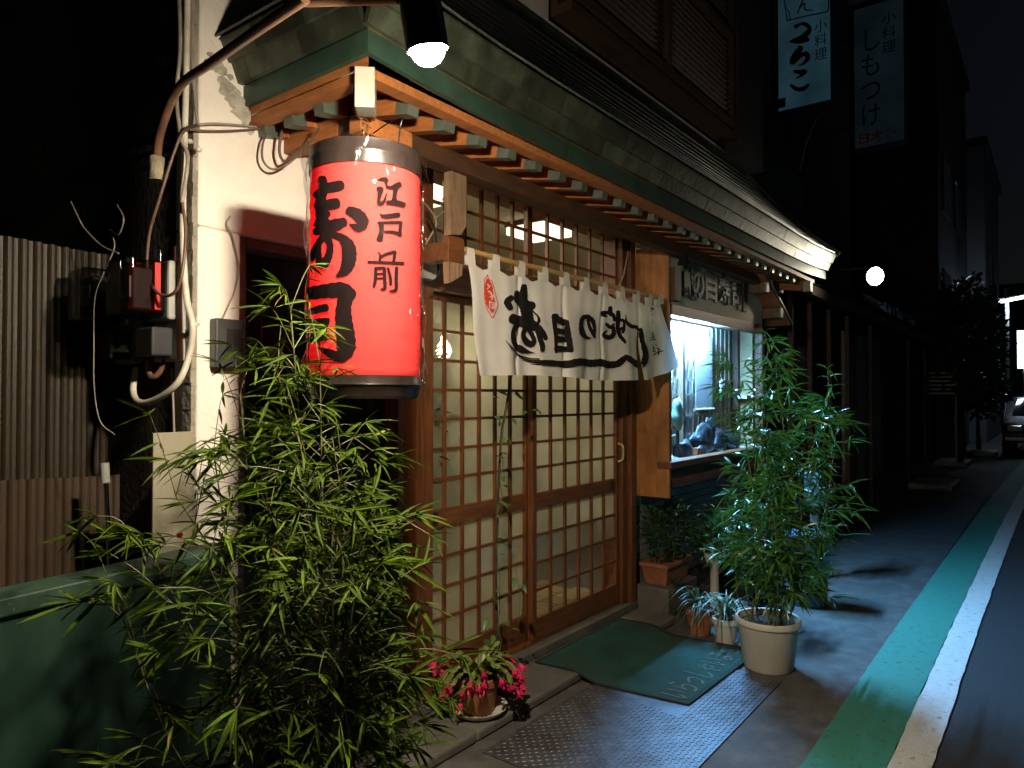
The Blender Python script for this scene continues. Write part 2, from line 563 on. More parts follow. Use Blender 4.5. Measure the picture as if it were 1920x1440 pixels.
def ink(name, strokes, sc, ox, oy, proj, m, parent, base=0.0015, skip=None, blunt=True, wk=1.0):
    """brush strokes (x, y, width) measured on the photo, laid on a real surface by proj(px, py, lift)"""
    mb = MB()
    K = 4
    for si, st in enumerate(strokes):
        pts = catmull([(ox + x / sc, oy + y / sc, wk * wd / sc) for x, y, wd in st], 7)
        if len(pts) < 2: continue
        # round ends
        ext = []
        for e, (p, q) in enumerate(((pts[0], pts[1]), (pts[-1], pts[-2]))):
            d = Vector((p.x - q.x, p.y - q.y))
            if d.length < 1e-6: d = Vector((1, 0))
            d.normalize()
            h = p.z / 2
            ee = [Vector((p.x + d.x * h * math.sin(a) * 0.7, p.y + d.y * h * math.sin(a) * 0.7, p.z * math.cos(a))) for a in (0.5, 0.95, 1.3)]
            ext.append(ee)
        if blunt:
            pts = ext[0][::-1] + pts + ext[1]
        lift = base + si * 0.00012
        rows = []
        for i, p in enumerate(pts):
            a = pts[max(0, i - 1)]
            b = pts[min(len(pts) - 1, i + 1)]
            d = Vector((b.x - a.x, b.y - a.y))
            if d.length < 1e-6: d = Vector((1, 0))
            d.normalize()
            nn = Vector((-d.y, d.x))
            wob = 1 + 0.05 * math.sin(i * 1.7 + si)
            rows.append([(p.x + nn.x * p.z * wob * (k / K - 0.5), p.y + nn.y * p.z * wob * (k / K - 0.5)) for k in range(K + 1)])
        vs, fs = [], []
        for r_ in rows:
            for q in r_: vs.append(proj(q[0], q[1], lift))
        for i in range(len(rows) - 1):
            for k in range(K):
                ids = (i * (K + 1) + k, i * (K + 1) + k + 1, (i + 1) * (K + 1) + k + 1, (i + 1) * (K + 1) + k)
                if skip:
                    c = sum((Vector(vs[j]) for j in ids), Vector()) / 4
                    if skip(c): continue
                fs.append(ids)
        mb.add(vs, fs)
    return mb.build(name, m, parent)


def text(name, body, sx, sy, m, origin, xdir, ydir, parent, extrude=0.0, bold=0.0):
    """flat or raised lettering; origin is the lower left corner, xdir/ydir span the writing plane"""
    c = bpy.data.curves.new('t', 'FONT')
    c.body = body
    c.size = 1.0
    c.extrude = extrude
    c.offset = bold
    t = bpy.data.objects.new('t', c)
    COL.objects.link(t)
    me = bpy.data.meshes.new_from_object(t)
    bpy.data.objects.remove(t)
    X = Vector(xdir).normalized()
    Y = Vector(ydir).normalized()
    Z = X.cross(Y)
    o3 = Vector(origin)
    for v in me.vertices:
        v.co = o3 + X * (v.co.x * sx) + Y * (v.co.y * sy) + Z * v.co.z
    me.materials.clear()
    me.materials.append(m)
    o = bpy.data.objects.new(name, me)
    COL.objects.link(o)
    put(o, parent)
    return o

# ================================================================== the setting
struct('ground', MB().add([(-60, -60, 0), (160, -60, 0), (160, 60, 0), (-60, 60, 0)], [(0, 1, 2, 3)]), ASPH)
pv = MB()
pv.box(-6, 40, -1.52, 0.6, 0.0005, 0.006)
struct('pavement', pv, PAVE)
# painted strip: the lines bend a little with the lane
def strip(y0, y1, z):
    mb = MB()
    xs = [-1 + i * 0.09 for i in range(420)]
    er = random.Random(int(-y0 * 1000))
    v = []
    for x in xs:
        b = 0.0009 * max(0, x - 4) ** 2
        v += [(x, y0 - b + er.uniform(-.003, .003), z), (x, y1 - b + er.uniform(-.003, .003), z)]
    return mb.add(v, [(2 * i, 2 * i + 2, 2 * i + 3, 2 * i + 1) for i in range(len(xs) - 1)])
struct('green_line', strip(-1.795, -1.515, 0.0085), PGREEN)
struct('white_line', strip(-1.94, -1.798, 0.0085), PWHITE)
stp = MB()
for a, b in ((1.28, 2.35), (2.355, 3.3), (3.305, 4.38)):
    stp.box(a, b, -0.36, 0.12, 0.0062, 0.055)
struct('entrance_step', stp, CONC, bevel=0.012)
sill = MB().box(2.3, 4.37, -0.075, 0.16, 0.0555, 0.105)
struct('door_threshold', sill, CONC, bevel=0.006)

# checkered steel plate bridging the gutter, raised lugs
plate = struct('steel_plate', MB().box(2.30, 3.82, -1.20, -0.43, 0.0062, 0.013), STEEL, bevel=0.002)
lug = MB()
lug.add([(-0.011, 0, 0), (0, -0.0034, 0), (0.011, 0, 0), (0, 0.0034, 0), (-0.005, 0, 0.0020), (0.005, 0, 0.0020)],
        [(0, 1, 4), (1, 5, 4), (1, 2, 5), (2, 3, 5), (3, 4, 5), (3, 0, 4)])
lugm = lug.mesh('lug', STEEL)
items = []
nx, ny = 66, 33
for i in range(nx):
    for j in range(ny):
        x, y = 2.32 + i * 0.0226, -1.185 + j * 0.0226
        if 3.1 + (y + 0.97) * 0.1 < x and y > -0.95: continue
        an = PI / 4 if (i + j) % 2 else -PI / 4
        items.append((lugm, Matrix.Translation((x, y, 0.0131)) @ Matrix.Rotation(an, 4, 'Z')))
spread(items, 'lug', 'lug_field', STEEL, plate, 300, key=lambda t: abs(t[1].translation.x - 2.75) + cam_depth(t[1].translation))

# ================================================================== the restaurant
bld = thing('restaurant_building', 'small sushi restaurant with white rendered wall, lattice doors and canopy roof', 'building', (4.0, 2.0, 0))
wall = MB()
# front wall with the dark side doorway (X 1.42 .. 2.27, up to 2.09)
wall.box(1.28, 1.445, 0.0, 0.16, 0.0, 2.09)
wall.box(1.28, 2.29, 0.0, 0.16, 2.09, 7.2)
wall.box(2.29, 3.43, 0.0, 0.16, 3.0, 7.2)
wall.box(3.43, 6.74, 0.0, 0.16, 3.0, 3.72)
wall.build('front_wall', STUC, bld, bevel=0.012)
MB().box(1.2795, 1.30, 0.1605, 6.0, 0, 7.2).build('side_wall', mat('shaded_side_render', (0.035, 0.03, 0.024), 0.9, 0.3, 12, 0.6, 40), bld)  # darker copy of the rough render, shade put into its colour
rs = MB()
# coarse grey render on the wall corner: a rough strip
for i in range(150):
    z = 0.05 + i * 0.046
    rs.cbox((1.272, 0.035 + random.uniform(-0.003, 0.003), z), 0.012 + random.random() * 0.008, 0.06, 0.0455)
rs.build('corner_render', ROUGHW, bld)
MB().box(1.30, 6.74, 5.9, 6.0, 0, 7.2).build('rear_wall', DARKW, bld)
MB().box(6.70, 6.74, 0.16, 5.9, 0, 7.2).build('end_wall', DARKW, bld)
MB().box(1.29, 6.75, -0.02, 6.0, 7.2, 7.3).build('flat_roof', DARKW, bld)

# side doorway: frame, dark door, glass knob
dw = part('side_door', bld)
MB().box(1.445, 1.485, 0.03, 0.16, 0.055, 2.088).box(2.255, 2.29, 0.03, 0.16, 0.055, 2.088).box(1.4855, 2.2545, 0.03, 0.16, 2.05, 2.088).build('door_frame', mat('door_frame_paint', (0.16, 0.13, 0.12), 0.5, 0.2, 10), dw, bevel=0.004)
dl = MB().box(1.487, 2.253, 0.115, 0.15, 0.06, 2.048)
dl.build('door_leaf', DARKD, dw, bevel=0.003)
for zz in (0.25, 1.2):
    MB().box(1.60, 2.14, 0.108, 0.1145, zz, zz + 0.72).build('door_panel', DARKD, dw, bevel=0.004)
kn = MB().lathe([(0.0, -0.035), (0.02, -0.03), (0.026, -0.012), (0.02, 0.004), (0.010, 0.010), (0.010, 0.04)], n=20)
ko = bpy.data.objects.new('door_knob', kn.mesh('door_knob', CHROME, True)); COL.objects.link(ko); put(ko, dw)
ko.matrix_basis = Matrix.Translation((2.19, 0.075, 1.03)) @ Matrix.Rotation(-PI / 2, 4, 'X')
MB().cbox((2.19, 0.11, 1.03), 0.04, 0.008, 0.13).build('knob_plate', CHROME, dw)

# posts, head beams and track around the sliding doors
fr = part('shop_front_frame', bld)
MB().box(2.2915, 2.395, -0.055, 0.12, 0.106, 2.62).build('post', WOODV, fr, bevel=0.004)
MB().box(4.235, 4.30, -0.04, 0.12, 0.106, 2.60).build('post', WOODV, fr, bevel=0.004)
MB().box(4.3005, 4.3695, -0.07, 0.12, 0.106, 2.60).build('post', WOODV, fr, bevel=0.004)
MB().box(2.3955, 4.2345, -0.05, 0.12, 2.0, 2.165).build('lintel', WOODH, fr, bevel=0.004)
MB().box(2.3955, 4.2345, -0.03, 0.12, 2.565, 2.64).build('head_beam', WOODH, fr, bevel=0.004)
MB().box(2.3955, 4.2345, 0.0, 0.12, 2.6405, 3.0).build('upper_board', WOODD, fr)
MB().box(4.37, 6.74, 0.0, 0.12, 2.605, 3.0).build('upper_board', WOODD, fr)
MB().box(2.3955, 4.2345, -0.012, 0.10, 0.1065, 0.122).build('track', WOODH, fr)


def pane(x0, x1, y, z0, z1, m, parent):
    # one glass sheet, a hair out of true like old glazing
    a, b = random.uniform(-.0006, .0006), random.uniform(-.0006, .0006)
    return MB().add([(x0, y + a, z0), (x1, y + b, z0), (x1, y - a, z1), (x0, y - b, z1)], [(0, 1, 2, 3)]).build('pane', m, parent)


def lattice_door(x0, x1, y, z0, z1, mid0, mid1, bot, ncol, nup, nlow, paneU, paneL, handle_left):
    d = part('sliding_door', bld)
    st = 0.042
    y0, y1 = y - 0.016, y + 0.016
    MB().box(x0, x0 + st, y0, y1, z0, z1).build('stile', WOODV, d, bevel=0.003)
    MB().box(x1 - st, x1, y0, y1, z0, z1).build('stile', WOODV, d, bevel=0.003)
    xa, xb = x0 + st + 0.0003, x1 - st - 0.0003
    MB().box(xa, xb, y0 + 0.001, y1 - 0.001, z0, bot).build('bottom_rail', WOODH, d, bevel=0.003)
    MB().box(xa, xb, y0 + 0.001, y1 - 0.001, mid0, mid1).build('middle_rail', WOODH, d, bevel=0.003)
    MB().box(xa, xb, y0 + 0.001, y1 - 0.001, z1 - 0.035, z1).build('top_rail', WOODH, d, bevel=0.003)
    cw = (xb - xa) / ncol
    for za, zb, nr, pm in ((mid1, z1 - 0.035, nup, paneU), (bot, mid0, nlow, paneL)):
        rh = (zb - za) / nr
        for c in range(1, ncol):
            x = xa + c * cw
            MB().box(x - 0.0085, x + 0.0085, y - 0.012, y + 0.004, za + .0003, zb - .0003).build('upright_bar', WOODV, d)
        for r in range(1, nr):
            z = za + r * rh
            MB().box(xa, xb, y - 0.0095, y + 0.003, z - 0.0075, z + 0.0075).build('cross_bar', WOODH, d)
        for c in range(ncol):
            for r in range(nr):
                pmm = pm(c, r)
                pane(xa + c * cw + .001, xa + (c + 1) * cw - .001, y + 0.006, za + r * rh + .001, za + (r + 1) * rh - .001, pmm, d)
    zc = (mid0 + mid1) / 2
    hx = x0 + st + 0.05 if handle_left else x1 - st - 0.05
    MB().box(hx - 0.024, hx + 0.024, y0 - 0.001, y0 + 0.006, zc - 0.032, zc + 0.032).build('finger_pull', BLACKM, d)
    return d


dL = lattice_door(2.397, 3.275, 0.045, 0.124, 1.998, 0.862, 0.948, 0.262, 6, 7, 4,
                  lambda c, r: FROST2 if (r >= 3 and c < 3) or r >= 5 else FROST, lambda c, r: FROST, True)
dR = lattice_door(3.235, 4.232, 0.0, 0.124, 1.998, 0.862, 0.948, 0.245, 6, 7, 4,
                  lambda c, r: FROST, lambda c, r: GLASS if r < 2 else (FROST2 if r == 2 else FROST), False)
cable('pull_handle', [(4.214, -0.018, 1.06), (4.214, -0.05, 1.075), (4.214, -0.055, 1.12), (4.214, -0.05, 1.165), (4.214, -0.018, 1.18)], 0.008, mat('pale_wood', (0.5, 0.36, 0.18), 0.4, 0.2, 12), dR)

# transom lights: two lattice sashes of clear glass over the lintel
for x0, x1, n in ((2.397, 3.235, 6), (3.2355, 4.2335, 6)):
    t = part('transom_window', bld)
    za, zb = 2.1655, 2.5645
    MB().box(x0, x0 + 0.022, 0.0, 0.03, za, zb).build('frame', WOODV, t)
    MB().box(x1 - 0.022, x1, 0.0, 0.03, za, zb).build('frame', WOODV, t)
    cw = (x1 - x0 - 0.044) / n
    for c in range(1, n):
        x = x0 + 0.022 + c * cw
        MB().box(x - 0.0085, x + 0.0085, 0.0, 0.018, za, zb).build('upright_bar', WOODV, t)
    for r in (1, 2):
        z = za + r * (zb - za) / 3
        MB().box(x0 + .0223, x1 - .0223, 0.0025, 0.016, z - 0.007, z + 0.007).build('cross_bar', WOODH, t)
    for c in range(n):
        for r in range(3):
            xx = x0 + 0.022 + c * cw
            zz = za + r * (zb - za) / 3
            pane(xx + .001, xx + cw - .001, 0.020, zz + .001, zz + (zb - za) / 3 - .001, GLASS, t)

# dining room behind the glass
room = part('dining_room', bld)
MB().box(2.30, 6.5, 1.9, 1.95, 0.1, 2.75).build('room_wall', CREAM, room)
MB().box(2.30, 2.33, 0.17, 1.9, 0.1, 2.75).build('room_wall', CREAM, room)
MB().box(6.45, 6.5, 0.17, 1.9, 0.1, 2.75).build('room_wall', CREAM, room)
MB().box(2.30, 6.5, 0.13, 1.95, 2.75, 2.8).build('room_ceiling', mat('room_ceiling_paint', (0.66, 0.64, 0.52), 0.9, 0.1), room)
fl = MB().box(2.30, 6.5, 0.125, 1.9, 0.06, 0.096).build('room_floor', mat('grout', (0.12, 0.1, 0.07), 0.8), room)
ftm = MB().cbox((0, 0, 0), 0.148, 0.148, 0.008).mesh('floor_tile', TILEF)
for i in range(13):
    for j in range(9):
        inst(ftm, 'floor_tile', Matrix.Translation((2.42 + 0.155 * i + (0.077 if j % 2 else 0), 0.22 + 0.155 * j, 0.1005)), bld)
cn = MB().box(2.75, 6.4, 1.45, 1.55, 0.1, 1.0)
cn.build('counter_front', WOODD, room, bevel=0.01)
MB().box(2.7, 6.4, 1.35, 1.7, 1.0005, 1.04).build('counter_top', BOARD, room, bevel=0.01)
for x in (2.6, 3.5, 4.4):
    MB().box(x, x + 0.09, 1.85, 1.899, 0.1, 2.75).build('room_post', WOODD, room)
MB().box(2.34, 6.4, 1.84, 1.898, 1.95, 2.03).build('room_rail', WOODD, room)
for k in range(9):
    x = 2.8 + k * 0.19
    MB().box(x, x + 0.13, 1.83, 1.838, 2.12, 2.5).build('menu_strip', mat('menu_paper', (0.62, 0.55, 0.4), 0.9, 0.1), room)


def area(name, loc, size, watts, col, rot=(0, 0, 0), shape='DISK', sy=None, parent=None):
    ld = bpy.data.lights.new(name, 'AREA')
    ld.shape = shape
    ld.size = size
    if sy: ld.size_y = sy
    ld.energy = watts
    ld.color = col
    o = bpy.data.objects.new(name, ld)
    COL.objects.link(o)
    o.location = loc
    o.rotation_euler = rot
    return o


# lamps of the dining room
for x, y, wt in ((3.0, 0.62, 13.5), (4.2, 0.62, 13.0)):
    L = thing('ceiling_lamp', 'square paper shaded ceiling lamp behind the %s transom window' % ('left' if x < 3.5 else 'right'), 'lamp', (x, y, 2.66))
    MB().box(x - 0.17, x + 0.17, y - 0.17, y + 0.17, 2.66, 2.715).build('shade', emit('paper_shade_glow', (1.0, 0.88, 0.62), 2.2), L)
    MB().box(x - 0.18, x + 0.18, y - 0.18, y + 0.18, 2.7155, 2.7495).build('base', WOODD, L)
    a = area('ceiling_lamp_light', (x, y, 2.655), 0.32, wt, (1.0, 0.90, 0.66), shape='SQUARE')
pl = thing('pendant_bulb', 'bright bare bulb glowing behind the left frosted door', 'lamp', (2.76, 0.25, 1.72))
MB().lathe([(0.001, -0.05), (0.03, -0.04), (0.042, -0.012), (0.034, 0.02), (0.016, 0.045), (0.014, 0.07)], (2.76, 0.22, 1.745), 16).build('bulb', emit('bulb_glow', (1.0, 0.80, 0.50), 26.0), pl, True)
MB().tube([(2.76, 0.22, 1.815), (2.76, 0.22, 2.7)], 0.005, 6).build('cord', BLACKM, pl)

# ------------------------------------------------------------------ canopy roof
cr = part('canopy_roof', bld)
XL, XR, YE = 1.45, 6.62, -0.68


def lift(x):           # upturned corners
    l = max(0.0, (2.3 - x) / 0.85)
    r = max(0.0, (x - 5.6) / 1.2)
    return 0.03 * l * l + 0.035 * r * r


def rz(t, x):          # roof surface height, t = 0 eave .. 1 wall
    return 2.745 + 0.88 * (0.72 * t + 0.28 * t * t) + lift(x) * (1 - t)


def rpt(t, x):
    return Vector((x, YE - 0.10 + (0.78) * t, rz(t, x)))


def xmax(t): return 6.98 - 0.25 * t


def xmin(t): return XL - 0.10 + 0.79 * t


# decking under the tiles
dk = MB()
NT, NX = 8, 24
for i in range(NT + 1):
    t = i / NT
    for j in range(NX + 1):
        x = xmin(t) + (xmax(t) - xmin(t)) * j / NX
        p = rpt(t, x)
        dk.v.append((p.x, p.y, p.z - 0.014))
for i in range(NT):
    for j in range(NX):
        a = i * (NX + 1) + j
        dk.f.append((a, a + 1, a + NX + 2, a + NX + 1))
dk.build('deck', WOODD, cr)
# left hip face deck
hp = MB()
for i in range(NT + 1):
    t = i / NT
    for j in range(5):
        y = (YE - 0.10 + 0.78 * t) + (0.02 - (YE - 0.10 + 0.78 * t)) * j / 4
        hp.v.append((XL - 0.10 + 0.79 * t, min(y, 0.0), rz(t, XL) - 0.014))
for i in range(NT):
    for j in range(4):
        a = i * 5 + j
        hp.f.append((a, a + 5, a + 6, a + 1))
hp.build('hip_deck', WOODD, cr)
# slates in courses
tw, th = 0.262, 0.0075
NC = 11
tilem = MB().cbox((0, 0, 0), tw - 0.004, 0.135, th).mesh('roof_tile', SLATE)
for c in range(NC):
    t0, t1 = c / NC, (c + 1.22) / NC
    x = xmin(t0) + 0.06 + (0.13 if c % 2 else 0.0) - 0.02
    while x + tw / 2 < xmax(t0) - 0.02:
        if x - tw / 2 > xmin(t0 + 0.5 / NC) - 0.02:
            a, b = rpt(t0, x), rpt(min(t1, 1.02), x)
            d = (b - a).normalized()
            xd = (rpt(t0, x + 0.05) - rpt(t0, x - 0.05)).normalized()
            nrm = xd.cross(d).normalized()
            q = Matrix((xd, d, nrm)).transposed().to_4x4()
            ctr = (a + b) / 2 + nrm * (0.004 + random.uniform(0, 0.0016))
            tilt = Matrix.Rotation(-0.055 + random.uniform(-0.012, 0.012), 4, 'X') @ Matrix.Rotation(random.uniform(-0.008, 0.008), 4, 'Z')
            inst(tilem, 'roof_tile', Matrix.Translation(ctr) @ q @ tilt, cr)
        x += tw
for c in range(7):
    t0, t1 = c / NC, (c + 1.22) / NC
    y = YE + 0.78 * t0 + 0.06
    k = 0
    while y < -0.06:
        a = Vector((XL - 0.10 + 0.79 * t0, y, rz(t0, XL)))
        b = Vector((XL - 0.10 + 0.79 * t1, y, rz(t1, XL)))
        d = (b - a).normalized()
        xd = Vector((0, -1, 0))
        nrm = xd.cross(d).normalized()
        q = Matrix((xd, d, nrm)).transposed().to_4x4()
        inst(tilem, 'roof_tile', Matrix.Translation((a + b) / 2 + nrm * 0.005) @ q, cr)
        y += tw
# hip cap, top flashing, right verge
hpts = [Vector((XL - 0.105 + 0.79 * t, YE - 0.105 + 0.78 * t, rz(t, XL) + 0.012)) for t in [i / 8 for i in range(9)]]
for i in range(8):
    MB().beam(hpts[i], hpts[i + 1] + (hpts[i + 1] - hpts[i]) * 0.06, 0.07, 0.018).build('hip_cap', COPB, cr)
for i in range(9):
    x = 2.15 + i * 0.51
    MB().beam((x, -0.022, rz(1, x) + 0.006), (x + 0.506, -0.022, rz(1, x) + 0.006), 0.05, 0.022).build('flashing', COPB, cr)
vp = [rpt(i / 8, xmax(i / 8)) for i in range(9)]
for i in range(8):
    MB().beam(vp[i] + Vector((0, 0, .002)), vp[i + 1], 0.05, 0.05).build('verge_piece', COPB, cr)


# eave edge: green copper fascia, then two lapped courses of weathered copper pieces
def course(z0, z1, yo, length, off, m, nm, lean):
    """pieces along the front and round the left end; z from the underside of the roof edge"""
    y = YE - yo
    x = XL - yo
    first = True
    while x < XR + 0.28:
        L_ = length * random.uniform(0.93, 1.07)
        if first: L_ = length * (0.5 + off)
        x2 = min(x + L_, XR + 0.30)
        a0, a1 = lift(x), lift(x2)
        mb = MB()
        dd = 0.020
        v = []
        for xx, aa in ((x, a0), (x2, a1)):
            v += [(xx, y, z0 + aa), (xx, y + dd, z0 + aa), (xx, y + dd + lean, z1 + aa), (xx, y + lean, z1 + aa)]
        mb.add(v, [(0, 1, 2, 3), (7, 6, 5, 4), (0, 4, 5, 1), (1, 5, 6, 2), (2, 6, 7, 3), (3, 7, 4, 0)])
        o = mb.build(nm, m, cr)
        o.location = (0, random.uniform(-0.001, 0.001), 0)
        x = x2 + 0.003
        first = False
    # left return
    yy = y + 0.021
    xs_ = XL - yo
    while yy < 0.02:
        y2 = min(yy + length, 0.06)
        a = lift(XL)
        mb = MB()
        v = []
        for q in (yy, y2):
            v += [(xs_, q, z0 + a), (xs_ + 0.02, q, z0 + a), (xs_ + 0.02 + lean, q, z1 + a), (xs_ + lean, q, z1 + a)]
        mb.add(v, [(3, 2, 1, 0), (4, 5, 6, 7), (1, 5, 4, 0), (2, 6, 5, 1), (3, 7, 6, 2), (0, 4, 7, 3)])
        mb.build(nm, m, cr)
        yy = y2 + 0.0012


course(2.528, 2.602, 0.0, 0.62, 0.3, COP, 'fascia_piece', 0.0)
course(2.604, 2.672, 0.022, 0.30, 0.1, COPB, 'eave_piece', -0.028)
course(2.668, 2.742, 0.060, 0.27, 0.4, COPB, 'eave_piece', -0.034)
# fill behind the eave pieces
for i in range(20):
    x0 = XL + 0.022 + i * 0.257
    MB().add([(x0, YE + 0.021, 2.53 + lift(x0)), (x0 + 0.257, YE + 0.021, 2.53 + lift(x0 + .257)), (x0 + .257, YE + 0.021, 2.745 + lift(x0 + .257)), (x0, YE + 0.021, 2.745 + lift(x0))], [(0, 1, 2, 3)]).build('eave_board', WOODR, cr)
MB().add([(XL + .021, YE + .02, 2.53), (XL + .021, 0, 2.53), (XL + .021, 0, 2.76), (XL + .021, YE + .02, 2.76)], [(0, 1, 2, 3)]).build('eave_board', WOODR, cr)
# timber strip under the fascia and soffit boards
MB().beam((XL + 0.03, YE + 0.05, 2.512), (XR, YE + 0.05, 2.512), 0.055, 0.030).build('eave_strip', WOODR, cr)
MB().beam((XL + 0.05, YE + 0.079, 2.512), (XL + 0.05, 0, 2.512), 0.055, 0.030).build('eave_strip', WOODR, cr)
for k in range(6):
    ya, yb = YE + 0.08 + k * 0.1, YE + 0.18 + k * 0.1 - 0.003
    za, zb = 2.534 + k * 0.022, 2.534 + (k + 1) * 0.022
    MB().add([(XL + .08, ya, za), (XR, ya, za), (XR, yb, zb), (XL + .08, yb, zb)], [(0, 1, 2, 3)]).build('soffit_board', WOODR, cr)
# rafters with zinc caps on their ends
for k in range(25):
    x = 1.72 + k * 0.1868
    MB().beam((x, -0.60, 2.494), (x, -0.005, 2.60), 0.045, 0.055).build('rafter', WOODR, cr)
    e = MB().beam((x, -0.606, 2.493), (x, -0.545, 2.504), 0.051, 0.061)
    e.build('rafter_cap', ZINC, cr)
for y in (-0.02, -0.185, -0.36):
    MB().beam((1.515, y, 2.494), (1.95, y, 2.56), 0.045, 0.055).build('rafter', WOODR, cr)
    MB().beam((1.509, y, 2.493), (1.57, y, 2.502), 0.051, 0.061).build('rafter_cap', ZINC, cr)
MB().beam((1.50, -0.60, 2.46), (2.05, -0.05, 2.56), 0.06, 0.085).build('hip_rafter', WOODR, cr)
MB().beam((1.462, -0.652, 2.462), (1.53, -0.584, 2.468), 0.062, 0.125).build('hip_rafter_cap', CAPW, cr, bevel=0.003)
MB().beam((1.56, -0.49, 2.415), (1.80, -0.49, 2.415), 0.055, 0.06).build('bracket_beam', WOODR, cr)
MB().box(1.62, 6.52, -0.40, -0.325, 2.43, 2.505).build('eave_beam', WOODD, cr, bevel=0.004)  # dark wood tone stands in for the shade under the eave
MB().box(1.62, 1.69, -0.3245, 0.0, 2.43, 2.505).build('eave_beam', WOODR, cr, bevel=0.004)
MB().box(6.5205, 6.56, -0.405, -0.32, 2.425, 2.51).build('beam_cap', CAPW, cr)
MB().beam((6.50, -0.60, 2.46), (6.50, -0.01, 2.56), 0.06, 0.085).build('hip_rafter', WOODR, cr)
MB().box(6.47, 6.53, -0.665, -0.601, 2.41, 2.50).build('hip_rafter_cap', CAPW, cr)
# crumbling mortar where the canopy meets the wall
mort = mat('torn_mortar', (0.42, 0.40, 0.33), 0.9, 0.3, 20, 0.9, 60)
mrng = random.Random(5)
for k in range(60):
    t = mrng.random()
    bm = bmesh.new()
    bmesh.ops.create_icosphere(bm, subdivisions=1, radius=1)
    sc_ = Vector((mrng.uniform(.012, .026), .012, mrng.uniform(.01, .022)))
    c_ = Vector((1.335 + 0.125 * t + mrng.uniform(-.022, .03), -0.003, 2.685 - 0.185 * t + mrng.uniform(-.03, .02)))
    for v_ in bm.verts:
        v_.co = Vector((c_.x + v_.co.x * sc_.x * mrng.uniform(.7, 1.3), c_.y + v_.co.y * sc_.y, c_.z + v_.co.z * sc_.z * mrng.uniform(.7, 1.3)))
    me = bpy.data.meshes.new('mortar_lump')
    bm.to_mesh(me)
    bm.free()
    me.materials.append(mort)
    o_ = bpy.data.objects.new('mortar_lump', me)
    COL.objects.link(o_)
    put(o_, cr)

# ------------------------------------------------------------------ upper storey: brown louvred windows
lv = part('louvre_window', bld)
MB().box(3.44, 6.74, -0.05, -0.001, 3.735, 7.2).build('backing', LOUV, lv)
for z in (3.74, 3.84, 4.62, 5.35, 6.1, 6.85):
    MB().box(3.44, 6.10, -0.15, -0.051, z, z + 0.055).build('rail', LOUV, lv)
for x in (3.44, 4.75, 6.05):
    MB().box(x, x + 0.05, -0.145, -0.0512, 3.9, 7.2).build('mullion', LOUV, lv)
slm = MB().cbox((0, 0, 0), 1.255, 0.05, 0.008).mesh('slat', LOUV)
for x in (4.12, 5.43):
    for z0 in (3.93, 4.70, 5.43, 6.18):
        for k in range(14):
            inst(slm, 'slat', Matrix.Translation((x, -0.09, z0 + k * 0.048)) @ Matrix.Rotation(-0.7, 4, 'X'), lv)
MB().box(6.1005, 6.76, -0.17, -0.0505, 3.62, 7.2).build('corner_panel', DARKW, lv)

# ------------------------------------------------------------------ display bay
bay = part('display_window', bld)
BY = -0.30
# left cheek board
MB().box(4.3705, 4.392, BY - 0.012, -0.071, 0.82, 2.50).build('side_board', BOARD, bay, bevel=0.002)
MB().box(4.3925, 4.44, BY, -0.02, 0.88, 2.05).build('bay_post', WOODV, bay, bevel=0.003)
MB().box(6.30, 6.36, BY, 0.1, 0.88, 2.37).build('bay_post', WOODV, bay, bevel=0.003)
MB().box(4.4405, 6.2995, BY - 0.004, BY + 0.07, 2.045, 2.12).build('window_head', WOODH, bay, bevel=0.003)
MB().box(4.36, 6.40, BY - 0.03, BY + 0.07, 1.015, 1.06).build('window_sill', WOODH, bay, bevel=0.004)
MB().box(4.3925, 6.38, BY + 0.0, BY + 0.05, 0.88, 0.94).build('lower_rail', WOODH, bay, bevel=0.003)
MB().box(4.3925, 6.30, BY + 0.02, BY + 0.04, 0.9405, 1.0145).build('skirting', WOODD, bay)
pane(4.4405, 6.2995, BY + 0.014, 1.0605, 2.0445, GLASS, bay)
MB().box(4.3925, 6.36, BY + 0.0705, -0.04, 0.955, 1.0145).build('bay_floor', WOODD, bay)
MB().box(4.3925, 6.36, BY + 0.0705, -0.04, 2.08, 2.115).build('bay_ceiling', mat('bay_white', (0.7, 0.72, 0.72), 0.7, 0.05), bay)
MB().box(4.3925, 6.36, -0.0395, -0.02, 0.955, 2.115).build('bay_back', mat('bay_white', (0.7, 0.72, 0.72)), bay)
MB().box(6.25, 6.299, BY + 0.0705, -0.04, 1.02, 2.079).build('bay_cheek', mat('bay_gold', (0.34, 0.25, 0.12), 0.6, 0.25, 6), bay)
# stucco panel over the window and the little roof at its right
sp = MB()
pf = [(4.3925, 2.1205), (6.36, 2.1205), (6.36, 2.30), (6.05, 2.46), (4.3925, 2.56)]
v = [(x, BY, z) for x, z in pf] + [(x, BY + 0.06, z) for x, z in pf]
sp.add(v, [(0, 1, 2, 3, 4), (9, 8, 7, 6, 5), (0, 5, 6, 1), (1, 6, 7, 2), (2, 7, 8, 3), (3, 8, 9, 4), (4, 9, 5, 0)])
sp.build('render_panel', SPAT, bay)
for x, z in ((5.98, 2.405), (6.36, 2.225)):
    MB().beam((x, -0.02, z), (x, -0.44, z), 0.07, 0.085).build('purlin', WOODG, bay, bevel=0.003)
    MB().beam((x, -0.4405, z), (x, -0.455, z), 0.066, 0.08).build('purlin_cap', CAPW, bay)
MB().beam((5.70, -0.20, 2.60), (6.62, -0.20, 2.145), 0.50, 0.018).build('side_roof_board', WOODR, bay)
MB().beam((5.70, -0.20, 2.622), (6.66, -0.20, 2.147), 0.53, 0.014).build('side_roof_sheet', SLATE, bay)
MB().box(5.79, 5.89, BY - 0.015, BY - 0.0005, 2.20, 2.50).build('dark_strut', WOODD, bay)
